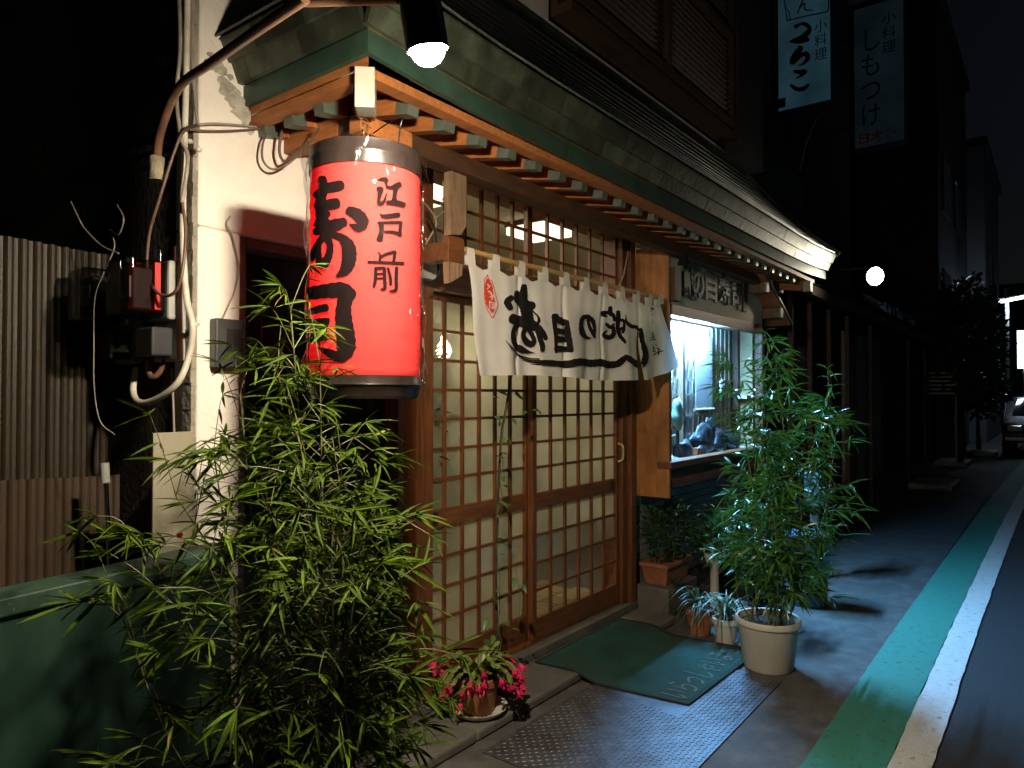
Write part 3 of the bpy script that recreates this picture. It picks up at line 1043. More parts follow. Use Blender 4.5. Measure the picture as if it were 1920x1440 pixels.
# tiled plinth under the bay
pw = part('plinth', bld)
MB().box(4.40, 6.70, 0.012, 0.12, 0.0, 1.0).build('plinth_core', mat('grout', (0.12, 0.1, 0.07)), pw)
tm = MB().cbox((0, 0, 0), 0.218, 0.014, 0.051).mesh('tile', TILEW)
for r in range(14):
    for c in range(11):
        x = 4.46 + c * 0.222 + (0.0 if r % 2 else 0.06)
        if x > 6.6: continue
        inst(tm, 'tile', Matrix.Translation((x, 0.006, 0.135 + r * 0.056)), pw)
MB().box(4.371, 4.395, -0.02, 0.12, 0.0, 0.88).build('plinth_edge', CONC, pw)

# ================================================================== red paper lantern
LC = Vector((1.427, -0.70, 0))
LR = 0.163
LT, LB = 2.226, 1.492
lan = thing('paper_lantern', 'tall red paper lantern with black brush characters wrapped in clear plastic', 'lantern', (LC.x, LC.y, LB))


def lantern_paper():
    m = bpy.data.materials.new('lantern_paper')
    m.use_nodes = True
    n, l = m.node_tree.nodes, m.node_tree.links
    n.remove(n['Principled BSDF'])
    geo = n.new('ShaderNodeNewGeometry')
    no = n.new('ShaderNodeTexNoise')
    no.inputs['Scale'].default_value = 5
    no.inputs['Detail'].default_value = 5
    l.new(geo.outputs['Position'], no.inputs['Vector'])
    rp = n.new('ShaderNodeValToRGB')
    rp.color_ramp.elements[0].color = (0.66, 0.011, 0.018, 1)
    rp.color_ramp.elements[1].color = (0.90, 0.024, 0.032, 1)
    l.new(no.outputs['Fac'], rp.inputs[0])
    tl = n.new('ShaderNodeBsdfTranslucent')
    df = n.new('ShaderNodeBsdfDiffuse')
    wr = n.new('ShaderNodeTexWave')
    wr.bands_direction = 'Z'
    wr.inputs['Scale'].default_value = 15
    wr.inputs['Distortion'].default_value = 0.6
    wr.inputs['Detail'].default_value = 2
    l.new(geo.outputs['Position'], wr.inputs['Vector'])
    mr = n.new('ShaderNodeMapRange')
    mr.inputs[3].default_value = 0.80
    mr.inputs[4].default_value = 1.06
    l.new(wr.outputs['Fac'], mr.inputs[0])
    hv = n.new('ShaderNodeHueSaturation')
    l.new(mr.outputs[0], hv.inputs['Value'])
    l.new(rp.outputs[0], hv.inputs['Color'])
    l.new(hv.outputs[0], tl.inputs[0])
    hs = n.new('ShaderNodeMix')
    hs.data_type = 'RGBA'
    hs.inputs[0].default_value = 0.14
    l.new(rp.outputs[0], hs.inputs[6])
    hs.inputs[7].default_value = (0.9, 0.62, 0.5, 1)
    l.new(hs.outputs[2], df.inputs[0])
    # fine ribs of the frame under the paper
    wv = n.new('ShaderNodeTexWave')
    wv.bands_direction = 'Z'
    wv.inputs['Scale'].default_value = 26
    l.new(geo.outputs['Position'], wv.inputs['Vector'])
    bp = n.new('ShaderNodeBump')
    bp.inputs['Strength'].default_value = 0.035
    bp.inputs['Distance'].default_value = 0.004
    l.new(wv.outputs['Fac'], bp.inputs['Height'])
    l.new(bp.outputs[0], df.inputs['Normal'])
    ms = n.new('ShaderNodeMixShader')
    ms.inputs[0].default_value = 0.38
    l.new(tl.outputs[0], ms.inputs[1])
    l.new(df.outputs[0], ms.inputs[2])
    l.new(ms.outputs[0], n['Material Output'].inputs[0])
    return m


prof = [(LR - 0.004, LB + 0.055)]
for i in range(25):
    z = LB + 0.06 + i * (LT - LB - 0.125) / 24
    prof.append((LR + 0.0015 * math.sin(i * 2.6), z))
MB().lathe(prof, (LC.x, LC.y, 0), 64).build('paper', lantern_paper(), lan, True)
ring = mat('lantern_ring', (0.02, 0.014, 0.012), 0.3, 0.4, 14)
MB().lathe([(LR - 0.012, LT - 0.005), (LR - 0.008, LT), (LR + 0.002, LT), (LR + 0.004, LT - 0.03), (LR + 0.006, LT - 0.034), (LR + 0.004, LT - 0.04), (LR + 0.004, LT - 0.07), (LR - 0.002, LT - 0.071), (LR - 0.012, LT - 0.07)], (LC.x, LC.y, 0), 64).build('top_ring', ring, lan, True)
MB().lathe([(LR - 0.02, LB), (LR - 0.006, LB - 0.001), (LR - 0.001, LB + 0.01), (LR + 0.002, LB + 0.035), (LR + 0.006, LB + 0.04), (LR + 0.004, LB + 0.045), (LR + 0.002, LB + 0.066), (LR - 0.004, LB + 0.067)], (LC.x, LC.y, 0), 64).build('bottom_ring', ring, lan, True)
MB().disc((LC.x, LC.y, LB + 0.01), LR - 0.012, 48).build('bottom_board', ring, lan)
MB().disc((LC.x, LC.y, LT - 0.02), LR - 0.012, 48).build('top_board', ring, lan)
# clear plastic sleeve with gathered wrinkles
pv_ = []
sl = MB()
NA, NZ = 96, 40
for j in range(NZ + 1):
    z = LB + 0.02 + (LT - LB - 0.025) * j / NZ
    for k in range(NA):
        a = 2 * PI * k / NA
        wr = 0.0035 * math.sin(a * 5 + z * 9) + 0.0025 * math.sin(a * 11 - z * 21) + 0.002 * math.sin(a * 3 + z * 40)
        env = 0.35 + 0.65 * min(1, abs(2 * j / NZ - 1) * 1.2)
        r = LR + 0.0075 + (abs(wr) * 2.6) * env
        sl.v.append((LC.x + r * math.cos(a), LC.y + r * math.sin(a), z))
for j in range(NZ):
    for k in range(NA):
        sl.f.append((j * NA + k, j * NA + (k + 1) % NA, (j + 1) * NA + (k + 1) % NA, (j + 1) * NA + k))
sl.build('plastic_sleeve', PLASTIC, lan, True)


def on_lantern(px, py, lft):
    v = ray(px, py)
    o = CAM_POS - LC
    r = LR + lft
    a = v.x * v.x + v.y * v.y
    b = 2 * (o.x * v.x + o.y * v.y)
    c = o.x * o.x + o.y * o.y - r * r
    D = b * b - 4 * a * c
    t = (-b - math.sqrt(max(D, 0))) / (2 * a)
    p = CAM_POS + v * t
    return p


A1 = dict(sc=8.0, ox=570, oy=310)
A2 = dict(sc=5.758, ox=570, oy=450)
kotobuki = [
    [(275, 200, 120), (285, 360, 125), (250, 560, 150), (270, 760, 170), (290, 950, 170)],
    [(165, 450, 80), (330, 350, 140), (470, 320, 150), (555, 300, 140)],
    [(190, 610, 110), (380, 590, 150), (490, 570, 150)],
    [(170, 1000, 100), (380, 930, 190), (600, 850, 130)],
    [(170, 900, 60), (240, 800, 90), (350, 720, 110)],
    [(675, 680, 130), (800, 740, 170), (880, 850, 170), (810, 930, 130), (690, 885, 30)],
    [(420, 1040, 90), (560, 1090, 120), (660, 1200, 180), (680, 1340, 200), (660, 1480, 190), (600, 1590, 140), (500, 1660, 50)],
    [(300, 1060, 110), (210, 1180, 90), (140, 1330, 100), (110, 1420, 70)],
    [(330, 1080, 120), (390, 1180, 90), (380, 1330, 100), (310, 1470, 130), (250, 1530, 60)],
    [(215, 1180, 90), (215, 1330, 90), (240, 1500, 110)],
]
ink('character', kotobuki, wk=1.12, proj=on_lantern, m=INKL, parent=lan, **A1)
tsukasa = [
    [(80, 575, 130), (250, 550, 140), (410, 545, 160), (510, 600, 130)],
    [(470, 560, 150), (430, 720, 150), (430, 880, 170), (450, 1040, 185), (450, 1170, 185), (390, 1260, 120), (270, 1220, 80), (150, 1160, 12)],
    [(80, 775, 65), (165, 745, 75), (240, 730, 75)],
    [(80, 910, 75), (170, 885, 75), (265, 862, 40)],
    [(235, 880, 80), (205, 960, 75), (215, 1050, 75)],
    [(80, 1080, 65), (170, 1062, 65), (245, 1055, 50)],
    [(88, 920, 40), (84, 1070, 40)],
]
ink('character', tsukasa, wk=1.12, proj=on_lantern, m=INKL, parent=lan, **A2)
edo_e = [
    [(1105, 218, 12), (1170, 212, 60), (1225, 220, 75), (1232, 270, 40), (1240, 310, 30)],
    [(1245, 325, 40), (1310, 335, 55), (1380, 310, 80), (1435, 290, 85)],
    [(1385, 330, 75), (1362, 430, 60), (1355, 540, 80)],
    [(1250, 560, 60), (1380, 565, 85), (1500, 595, 80)],
    [(1110, 350, 60), (1145, 370, 90), (1135, 450, 60), (1122, 530, 50), (1140, 570, 70), (1200, 545, 45), (1240, 420, 18)],
]
ink('character', edo_e, wk=1.08, proj=on_lantern, m=INKL, parent=lan, **A1)
edo_do = [
    [(1145, 735, 25), (1200, 770, 70), (1320, 760, 75), (1420, 745, 75)],
    [(1115, 865, 45), (1280, 862, 48), (1455, 858, 50)],
    [(1455, 860, 55), (1442, 960, 50), (1440, 1050, 60)],
    [(1195, 1000, 40), (1310, 1000, 45), (1450, 1030, 55)],
    [(1155, 870, 75), (1165, 980, 70), (1135, 1120, 95)],
]
ink('character', edo_do, wk=1.08, proj=on_lantern, m=INKL, parent=lan, **A1)
mae = [
    [(803, 130, 10), (822, 165, 22), (818, 225, 34)],
    [(825, 190, 34), (900, 150, 36), (985, 130, 36)],
    [(985, 130, 34), (968, 230, 34)],
    [(695, 240, 30), (850, 245, 34), (1070, 255, 42)],
    [(775, 300, 34), (772, 420, 38), (755, 505, 32)],
    [(775, 308, 32), (865, 302, 34)],
    [(865, 305, 36), (872, 430, 38), (870, 525, 38), (830, 532, 18)],
    [(780, 365, 22), (860, 365, 22)],
    [(775, 415, 22), (860, 412, 22)],
    [(908, 305, 28), (932, 400, 32), (937, 485, 30)],
    [(1000, 300, 36), (995, 420, 38), (992, 535, 38), (930, 552, 22)],
]
ink('character', mae, wk=1.08, proj=on_lantern, m=INKL, parent=lan, **A2)
# bail wire, hooks and copper twist
H = Vector((LC.x, LC.y, LT))
pA = at(748, 265, d=2.02); pB = at(752, 222, d=2.03); pC = at(700, 250, d=2.08)
cable('bail_wire', [pA, pA.lerp(pB, .6), pB, (pB + pC) / 2 + Vector((0, 0, .006)), pC], 0.0022, CHROME, lan)
cable('hook', [(LC.x, LC.y, LT - 0.02), (LC.x + .012, LC.y, LT + 0.03), (LC.x + .004, LC.y + .02, LT + 0.075), (LC.x + 0.03, LC.y + 0.05, LT + 0.12)], 0.003, CHROME, lan)
for k in range(5):
    q = [(LC.x + random.uniform(-.025, .02), LC.y + random.uniform(-.02, .02), LT + 0.02 + random.random() * 0.10) for _ in range(4)]
    cable('copper_wire', q, 0.0016, mat('copper_wire_metal', (0.62, 0.26, 0.11), 0.3, 0.1, metal=0.9), lan, 5, 5)
for z, wt in ((1.72, 1.25), (1.98, 1.35)):
    ld = bpy.data.lights.new('lantern_bulb_light', 'POINT')
    ld.energy = wt
    ld.color = (1.0, 0.85, 0.7)
    ld.shadow_soft_size = 0.045
    o = bpy.data.objects.new('lantern_bulb_light', ld)
    COL.objects.link(o)
    o.location = (LC.x, LC.y, z)
    MB().lathe([(0.001, -.05), (.022, -.04), (.03, -.01), (.022, .02), (.012, .04)], (LC.x, LC.y, z + .12), 12).build('bulb', emit('lantern_bulb_glow', (1, .8, .55), 3), lan, True)

# ================================================================== spotlight on its pipe arm
SPOT = Vector((1.135, -1.243, 2.272))
spo = thing('wall_spotlight', 'black can spotlight on a bent brown pipe arm above the lantern', 'spotlight', (1.15, 0.02, 2.3))
ax = Vector((0.22, -0.02, -0.96)).normalized()      # beam axis
q = ax.to_track_quat('Z', 'Y').to_matrix().to_4x4()
can = MB().lathe([(0.043, 0.0), (0.047, 0.0), (0.048, -0.02), (0.047, -0.085), (0.043, -0.13), (0.035, -0.165), (0.02, -0.185), (0.0, -0.19)], n=40)
co = bpy.data.objects.new('can', can.mesh('can', BLACKM, True)); COL.objects.link(co); put(co, spo)
co.matrix_basis = Matrix.Translation(SPOT) @ q
lens = MB().lathe([(0.0, 0.034), (0.012, 0.0325), (0.024, 0.027), (0.034, 0.016), (0.039, 0.003), (0.0405, -0.010)], n=32)
lo = bpy.data.objects.new('lens', lens.mesh('lens', emit('spot_lens_glow', (1.0, 0.85, 0.64), 3500.0), True)); COL.objects.link(lo); put(lo, spo)
lo.matrix_basis = Matrix.Translation(SPOT) @ q
armp = [at(294, 300, x=1.17), at(302, 245, x=1.15), at(335, 165, x=1.12), at(400, 115, x=1.08)]
e1 = at(556, 2, d=1.60); e2 = at(745, -4, d=1.56); e3 = SPOT - ax * 0.185
MB().tube(catmull(armp + [e1 - Vector((0, 0, 0.006)), e1 + (e2 - e1) * 0.12, e2], 7), 0.0135, 12).build('arm_pipe', PIPEB, spo, True)
MB().tube(catmull([e2, e2.lerp(e3, .5) + Vector((0, 0, .015)), e3], 6), 0.008, 8).build('arm_joint', BLACKM, spo, True)
MB().tube([armp[0] + Vector((0, 0, -0.07)), armp[0] + Vector((0, 0, 0.01))], 0.024, 12).build('pipe_boot', mat('rag_wrap', (0.3, 0.26, 0.18), 0.9, 0.3, 20, 0.8, 60), spo, True)
# ================================================================== noren curtain
NY = -0.35
RZ = 2.122
nor = thing('noren_curtain', 'white split door curtain with black brush lettering hung on a bamboo rod', 'curtain', (3.2, NY, 1.59))
rodp = [(2.262 + i * 0.099, NY, RZ + 0.002 * math.sin(i * 1.3)) for i in range(20)]
MB().tube(rodp, [0.0125 + (0.0015 if i % 3 == 0 else 0) for i in range(20)], 12).build('rod', BAMB, nor, True)
slits = [2.285, 2.655, 3.03, 3.42, 3.845, 4.165]


def ncl(x, z):
    t = min(1.15, max(0, (2.10 - z) / 0.52))
    y = NY - 0.012
    y += 0.020 * t * math.sin(x * 9.5 + 0.6) + 0.012 * t * math.sin(x * 23 + 2) + 0.0015 * math.sin(x * 51 + z * 3)
    y += 0.006 * math.sin(z * 17 + x * 4)
    for s_ in slits[1:-1]:                      # creases at the seams
        g = math.exp(-((x - s_) / 0.016) ** 2)
        y += 0.016 * g * (0.4 + 0.6 * t)
    return y - 0.03 * t * max(0, (x - 3.9) / 0.4)


tabs = [2.30, 2.475, 2.67, 2.86, 3.05, 3.245, 3.44, 3.64, 3.84, 4.0, 4.12]


def topz(x):
    b = 2.072
    ds = min(abs(x - t) for t in tabs)
    return b - 0.022 * min(1, (ds / 0.09)) ** 1.3


def flare(x, t):
    r = max(0, (x - 3.86) / 0.305)
    l = max(0, (2.5 - x) / 0.22)
    return 0.19 * r * t ** 1.1 + 0.045 * l * t


for k in range(5):
    xa, xb = slits[k], slits[k + 1]
    mb = MB()
    nx_, nz_ = 64, 36
    for j in range(nz_ + 1):
        t = j / nz_
        for i in range(nx_ + 1):
            s_ = i / nx_
            xl = xa + (0.0012 if k else 0)
            if k == 4: xl = xa + 0.036 * max(0, (t - 0.25) / 0.75)
            x = xl + (xb - 0.0012 - xl) * s_
            zt = topz(x)
            zb = 1.592 + 0.007 * math.sin(x * 5) + 0.09 * max(0, (x - 3.9) / 0.26) ** 1.5
            z = zt + (zb - zt) * t
            X = x + flare(x, t)
            mb.v.append((X, ncl(X, z), z))
    for j in range(nz_):
        for i in range(nx_):
            a = j * (nx_ + 1) + i
            mb.f.append((a, a + nx_ + 1, a + nx_ + 2, a + 1))
    mb.build('cloth_panel', CLOTH, nor, True)
for x in tabs:
    wd = 0.024
    pr = []
    for a in range(9):
        an = PI * a / 8
        pr.append((NY - 0.0155 * math.cos(an), RZ + 0.0155 * math.sin(an)))
    pr = [(ncl(x, topz(x)), topz(x) - 0.012)] + pr + [(NY + 0.006, topz(x) - 0.012)]
    mb = MB()
    for i, (y, z) in enumerate(pr):
        f_ = 1 + (0.5 if i in (0, len(pr) - 1) else 0)
        mb.v += [(x - wd * f_, y - 0.001, z), (x + wd * f_, y - 0.001, z)]
    for i in range(len(pr) - 1):
        mb.f.append((2 * i, 2 * i + 1, 2 * i + 3, 2 * i + 2))
    mb.build('loop', CLOTH, nor, True)


def on_noren(px, py, lft):
    p = at(px, py, y=NY)
    for _ in range(2):
        p = at(px, py, y=ncl(p.x, p.z) - lft)
    return Vector((p.x, ncl(p.x, p.z) - lft - 0.0012, p.z))


def gap(c):
    t = (2.07 - c.z) / 0.48
    g = 0.036 * max(0, (t - 0.25) / 0.75)
    xo = slits[4] + flare(slits[4] + 0.02, t) * 0.0
    return slits[4] + 0.001 < c.x < slits[4] + g


N1 = dict(sc=7.2, ox=880, oy=490)
N2 = dict(sc=8.0, ox=1070, oy=540)
n_kotobuki = [
    [(735, 335, 70), (728, 430, 95), (722, 540, 105)],
    [(640, 415, 55), (638, 500, 75), (700, 560, 110), (780, 600, 125), (855, 595, 90)],
    [(565, 485, 60), (510, 550, 80), (550, 630, 70)],
    [(750, 620, 130), (770, 700, 140), (790, 780, 130)],
    [(575, 770, 110), (650, 800, 115), (770, 830, 140), (880, 880, 110), (980, 960, 75), (1030, 1040, 55)],
    [(840, 660, 12), (915, 735, 22), (935, 805, 40), (890, 862, 20)],
    [(640, 850, 70), (592, 950, 50), (592, 1060, 55), (630, 1140, 65), (700, 1190, 80), (790, 1222, 40), (880, 1238, 4)],
    [(755, 910, 55), (725, 990, 55), (765, 1080, 75), (835, 1120, 70), (868, 1070, 50), (835, 980, 50), (790, 910, 50)],
    [(915, 940, 60), (950, 1050, 65), (982, 1140, 68), (982, 1200, 60)],
]
ink('brush_character', n_kotobuki, base=.004, wk=1.18, proj=on_noren, m=INKB, parent=nor, **N1)
n_me = [
    [(1158, 740, 90), (1150, 850, 55), (1165, 1000, 45), (1172, 1225, 36)],
    [(1165, 765, 75), (1250, 815, 80), (1318, 845, 50)],
    [(1320, 820, 30), (1322, 950, 60), (1345, 1110, 60), (1325, 1220, 30)],
    [(1190, 940, 70), (1320, 962, 60)], [(1190, 1050, 80), (1335, 1062, 52)], [(1172, 1178, 75), (1330, 1188, 62)],
]
ink('brush_character', n_me, base=.004, wk=1.18, proj=on_noren, m=INKB, parent=nor, **N1)
n_no = [
    [(265, 430, 60), (180, 450, 60), (152, 560, 55), (175, 680, 80), (230, 740, 50), (300, 757, 14)],
    [(255, 432, 60), (325, 490, 60), (355, 600, 42), (360, 745, 16)],
    [(255, 480, 40), (280, 580, 45), (320, 660, 48), (358, 738, 34)],
]
ink('brush_character', n_no, base=.004, wk=1.18, proj=on_noren, m=INKB, parent=nor, **N2)
n_hebi = [
    [(592, 295, 55), (590, 375, 60), (640, 420, 50), (652, 490, 36)],
    [(590, 372, 45), (480, 372, 50), (490, 402, 60), (545, 432, 14)],
    [(530, 540, 40), (600, 590, 50), (650, 535, 22)],
    [(635, 590, 45), (640, 690, 60), (580, 742, 60), (508, 722, 60), (500, 680, 40), (545, 640, 14)],
    [(710, 355, 50), (708, 450, 60), (700, 600, 48), (735, 720, 46), (812, 815, 46)],
    [(675, 440, 30), (740, 480, 40), (790, 500, 40), (790, 620, 40), (765, 668, 34)], [(700, 650, 40), (765, 600, 36)],
]
ink('brush_character', n_hebi, base=.004, wk=1.18, proj=on_noren, m=INKB, parent=nor, **N2)
snake = [[(825, 400, 10), (832, 500, 40), (900, 570, 62), (985, 590, 50), (1050, 670, 70), (1062, 800, 90), (1100, 900, 88), (1120, 1020, 88),
          (1080, 1130, 110), (985, 1140, 100), (900, 1080, 88), (830, 1038, 80), (760, 1080, 90), (680, 1140, 100), (560, 1150, 112), (440, 1120, 112), (300, 1130, 112),
          (150, 1110, 112), (0, 1130, 118), (-130, 1145, 100), (-330, 1100, 45), (-520, 1090, 10)]]
ink('brush_tail', snake, base=.004, proj=on_noren, m=INKB, parent=nor, skip=gap, **N2)
whisk = [[(485, 1062, 6), (570, 1160, 14), (670, 1265, 18), (800, 1308, 18), (940, 1318, 14)],
         [(540, 1150, 5), (640, 1260, 10), (760, 1325, 14), (930, 1345, 20), (1100, 1350, 26)],
         [(715, 1335, 6), (900, 1368, 22), (1110, 1375, 34)], [(830, 1388, 6), (1000, 1398, 18), (1160, 1405, 26)]]
ink('brush_tail', whisk, proj=on_noren, m=INKB, parent=nor, base=0.0045, **N1)
small = [[(1200, 300, 18), (1235, 315, 30)], [(1222, 330, 12), (1196, 352, 10)], [(1222, 382, 10), (1224, 412, 9)], [(1222, 470, 6), (1222, 540, 5)],
         [(1222, 655, 12), (1230, 690, 12)], [(1198, 690, 8), (1250, 710, 12)], [(1235, 700, 10), (1225, 750, 10)], [(1195, 745, 10), (1250, 735, 10), (1240, 790, 10)],
         [(1190, 795, 12), (1225, 765, 10), (1272, 775, 12)], [(1220, 850, 10), (1240, 880, 10)], [(1225, 900, 12), (1260, 890, 9)], [(1235, 880, 10), (1240, 960, 12)],
         [(1250, 905, 9), (1270, 940, 9)], [(1225, 950, 12), (1275, 955, 9)], [(1240, 1010, 12), (1300, 965, 12), (1350, 945, 14)], [(1272, 845, 12), (1282, 865, 10)],
         [(1285, 895, 12), (1330, 930, 10)], [(1310, 905, 9), (1310, 1000, 12)], [(1255, 985, 10), (1280, 975, 10)]]
ink('small_lettering', small, base=.004, proj=on_noren, m=INKB, parent=nor, **N2)
crest = [[(240, 250, 40), (255, 330, 100), (265, 450, 118), (285, 570, 118), (305, 650, 60), (308, 690, 14)]]
ink('crest', crest, base=.004, proj=on_noren, m=INKR, parent=nor, **N1)
ol = [(243, 180), (225, 215), (202, 240), (202, 380), (205, 520), (235, 640), (270, 700), (305, 758), (345, 700), (378, 620), (382, 560), (345, 430), (318, 320), (300, 270), (262, 240), (243, 180)]
ink('crest_outline', [[(x, y, 10) for x, y in ol]], base=.004, proj=on_noren, m=INKR, parent=nor, blunt=False, **N1)
cw_ = mat('crest_white', (0.62, 0.58, 0.52), 0.9, 0.05)
ink('crest_writing', [[(245, 310, 18), (262, 330, 14)], [(235, 375, 12), (280, 330, 14)], [(250, 400, 14), (290, 430, 22), (310, 500, 10)], [(275, 480, 14), (340, 480, 14)],
                      [(330, 430, 12), (300, 520, 16)], [(275, 540, 16), (270, 620, 16)], [(265, 545, 12), (320, 560, 14)], [(310, 580, 14), (318, 640, 14)], [(335, 570, 18), (335, 630, 14)],
                      [(285, 630, 12), (345, 640, 10)]], proj=on_noren, m=cw_, parent=nor, base=0.0052, **N1)

# hanging timber bracket that carries the rod, and the box behind it
brk = part('curtain_bracket', bld)
mb = MB()
pr = [(2.165, 2.47), (2.26, 2.47), (2.26, 2.22), (2.225, 2.175), (2.165, 2.165)]
mb.add([(x, -0.375, z) for x, z in pr] + [(x, -0.335, z) for x, z in pr], [(0, 1, 2, 3, 4), (9, 8, 7, 6, 5), (0, 5, 6, 1), (1, 6, 7, 2), (2, 7, 8, 3), (3, 8, 9, 4), (4, 9, 5, 0)])
mb.build('hanger', WOODG, brk)
MB().box(2.152, 2.25, -0.372, -0.338, 2.055, 2.16).build('hanger_block', WOODH, brk, bevel=0.003)
mb = MB()
pr = [(2.16, 1.965), (2.235, 2.005), (2.24, 2.054), (2.155, 2.054)]
mb.add([(x, -0.372, z) for x, z in pr] + [(x, -0.338, z) for x, z in pr], [(0, 1, 2, 3), (7, 6, 5, 4), (0, 4, 5, 1), (1, 5, 6, 2), (2, 6, 7, 3), (3, 7, 4, 0)])
mb.build('hanger_tip', WOODG, brk)
MB().box(2.17, 2.235, -0.3375, -0.056, 2.07, 2.145).build('bracket_arm', WOODH, brk)
MB().box(4.185, 4.235, -0.34, -0.041, 2.09, 2.15).build('bracket_arm', WOODH, brk)
jb = thing('junction_box', 'grey electrical junction box with a black plug beside the lantern', 'junction box', (2.30, -0.10, 2.1))
MB().box(2.24, 2.33, -0.14, -0.056, 2.02, 2.17).build('box', GREYP, jb, bevel=0.006)
cable('plug_lead', [at(800, 395, y=-.2), at(815, 430, y=-.2), at(822, 480, y=-.2), at(820, 520, y=-.2), at(805, 530, y=-.2)], 0.006, BLACKM, jb)
cable('wire', [at(790, 375, y=-.22), at(808, 395, y=-.2), at(818, 420, y=-.19), at(800, 455, y=-.18), at(790, 475, y=-.15)], 0.004, CABLE, jb)
cable('wire', [at(818, 408, y=-.19), at(835, 395, y=-.19), at(850, 392, y=-.2)], 0.003, CABLE, jb)
cable('wire', [at(828, 330, y=-.2), at(833, 360, y=-.2), at(826, 385, y=-.2)], 0.002, CABLE, jb)
cable('wire', [at(1150, 560, y=-.05), at(1168, 520, y=-.05), at(1178, 470, y=-.05)], 0.006, CABLE, jb)

# ================================================================== raised letters over the display window
sgn = thing('raised_letter_sign', 'five carved grey wooden characters fixed on the speckled panel over the display window', 'sign', (5.1, BY - 0.01, 2.2))
LETT = mat('letter_wood', (0.045, 0.05, 0.06), 0.6, 0.3, 20, 0.4, 60)
for ch, px, py, wd, ht in (('蛇', 1291, 532, 42, 44), ('の', 1307, 531, 0, 0), ('目', 1331, 536, 0, 0), ('寿', 1355, 544, 0, 0), ('司', 1379, 553, 0, 0)):
    c = at(px, py, y=BY)
    h_ = 0.205
    ww = {'蛇': 0.22, 'の': 0.23, '目': 0.30, '寿': 0.25, '司': 0.25}[ch]
    text('character', ch, ww, h_ / 0.86, LETT, (c.x - ww * 0.5, BY - 0.0075, c.z - h_ * 0.44), (1, 0, 0), (0, 0, 1), sgn, 0.007, 0.03)
MB().box(4.40, 4.50, BY - 0.045, BY - 0.001, 2.135, 2.36).build('end_plank', WOODD, sgn, bevel=0.004)
cl = thing('sign_lamp', 'small black clip lamp above the raised letters', 'lamp', (4.45, BY - 0.08, 2.37))
c = Vector((4.44, BY - 0.09, 2.395))
o = MB().lathe([(0.0, 0.05), (0.02, 0.048), (0.03, 0.02), (0.045, -0.02), (0.043, -0.02), (0.0, -0.012)], (c.x, c.y, c.z), 20).build('shade', BLACKM, cl, True)
cable('stem', [c + Vector((0, 0, .05)), c + Vector((.01, .03, .08)), c + Vector((.02, .085, .09))], 0.006, BLACKM, cl)

# ================================================================== inside the display bay
tb = thing('fluorescent_tube', 'cold white fluorescent tube at the top of the display window', 'lamp', (5.0, -0.17, 2.04))
MB().tube([(4.62, -0.115, 2.012), (5.50, -0.115, 2.012)], 0.015, 12).build('tube', emit('tube_glow', (0.20, 0.53, 1.0), 2600.0), tb, True)
MB().box(4.58, 5.54, -0.15, -0.085, 2.04, 2.078).build('batten', mat('bay_white', (0.7, 0.72, 0.72)), tb)
# lattice screen at the back of the bay
scr = thing('lattice_screen', 'pale wooden lattice screen at the back of the display window', 'screen', (5.3, -0.06, 1.015))
pal = mat('pale_lattice', (0.55, 0.46, 0.33), 0.6, 0.15, 10)
MB().box(4.42, 6.24, -0.058, -0.052, 1.02, 2.075).build('paper', mat('screen_paper', (0.72, 0.73, 0.72), 0.9, 0.05), scr)
for i in range(19):
    x = 4.46 + i * 0.097
    MB().box(x, x + 0.014, -0.074, -0.062, 1.03, 2.07).build('upright', pal, scr)
for z in (1.03, 1.19, 1.34, 1.50, 1.62, 1.78):
    MB().box(4.43, 6.24, -0.082, -0.0745, z, z + 0.016).build('rail', pal, scr)
MB().box(6.19, 6.235, -0.12, -0.059, 1.02, 2.075).build('post', WOODD, scr)
MB().box(5.03, 5.07, -0.12, -0.059, 1.02, 2.075).build('post', WOODG, scr)
pan = thing('paper_scroll', 'pale hanging panel in front of the lattice screen', 'scroll', (5.48, -0.1, 1.35))
MB().box(5.32, 5.66, -0.098, -0.094, 1.40, 1.98).build('sheet', mat('screen_paper', (0.7, 0.7, 0.7)), pan)
MB().tube([(5.30, -0.096, 1.39), (5.68, -0.096, 1.39)], 0.012, 8).build('roller', pal, pan, True)
shf = thing('display_shelf', 'narrow pale shelf on the right cheek of the display window', 'shelf', (6.2, -0.17, 1.475))
MB().box(6.14, 6.249, -0.215, -0.12, 1.475, 1.50).build('board', mat('bay_white', (0.7, 0.72, 0.72)), shf)
rr = random.Random(3)


def blob(c, s, seed, m, name, parent, sub=3):
    bm = bmesh.new()
    bmesh.ops.create_icosphere(bm, subdivisions=sub, radius=1)
    r2 = random.Random(seed)
    ph = [r2.uniform(0, 6) for _ in range(6)]
    for v_ in bm.verts:
        p = v_.co
        k = 1 + 0.18 * math.sin(3.1 * p.x + ph[0]) * math.cos(2.7 * p.y + ph[1]) + 0.13 * math.sin(5.3 * p.z + ph[2] + 2 * p.x) + 0.06 * math.sin(9 * p.y + ph[3]) + r2.uniform(-.045, .045)
        v_.co = Vector((c[0] + p.x * s[0] * k, c[1] + p.y * s[1] * k, c[2] + p.z * s[2] * k))
    me = bpy.data.meshes.new(name)
    bm.to_mesh(me)
    bm.free()
    me.materials.append(m)
    me.shade_smooth()
    o_ = bpy.data.objects.new(name, me)
    COL.objects.link(o_)
    put(o_, parent)
    return o_


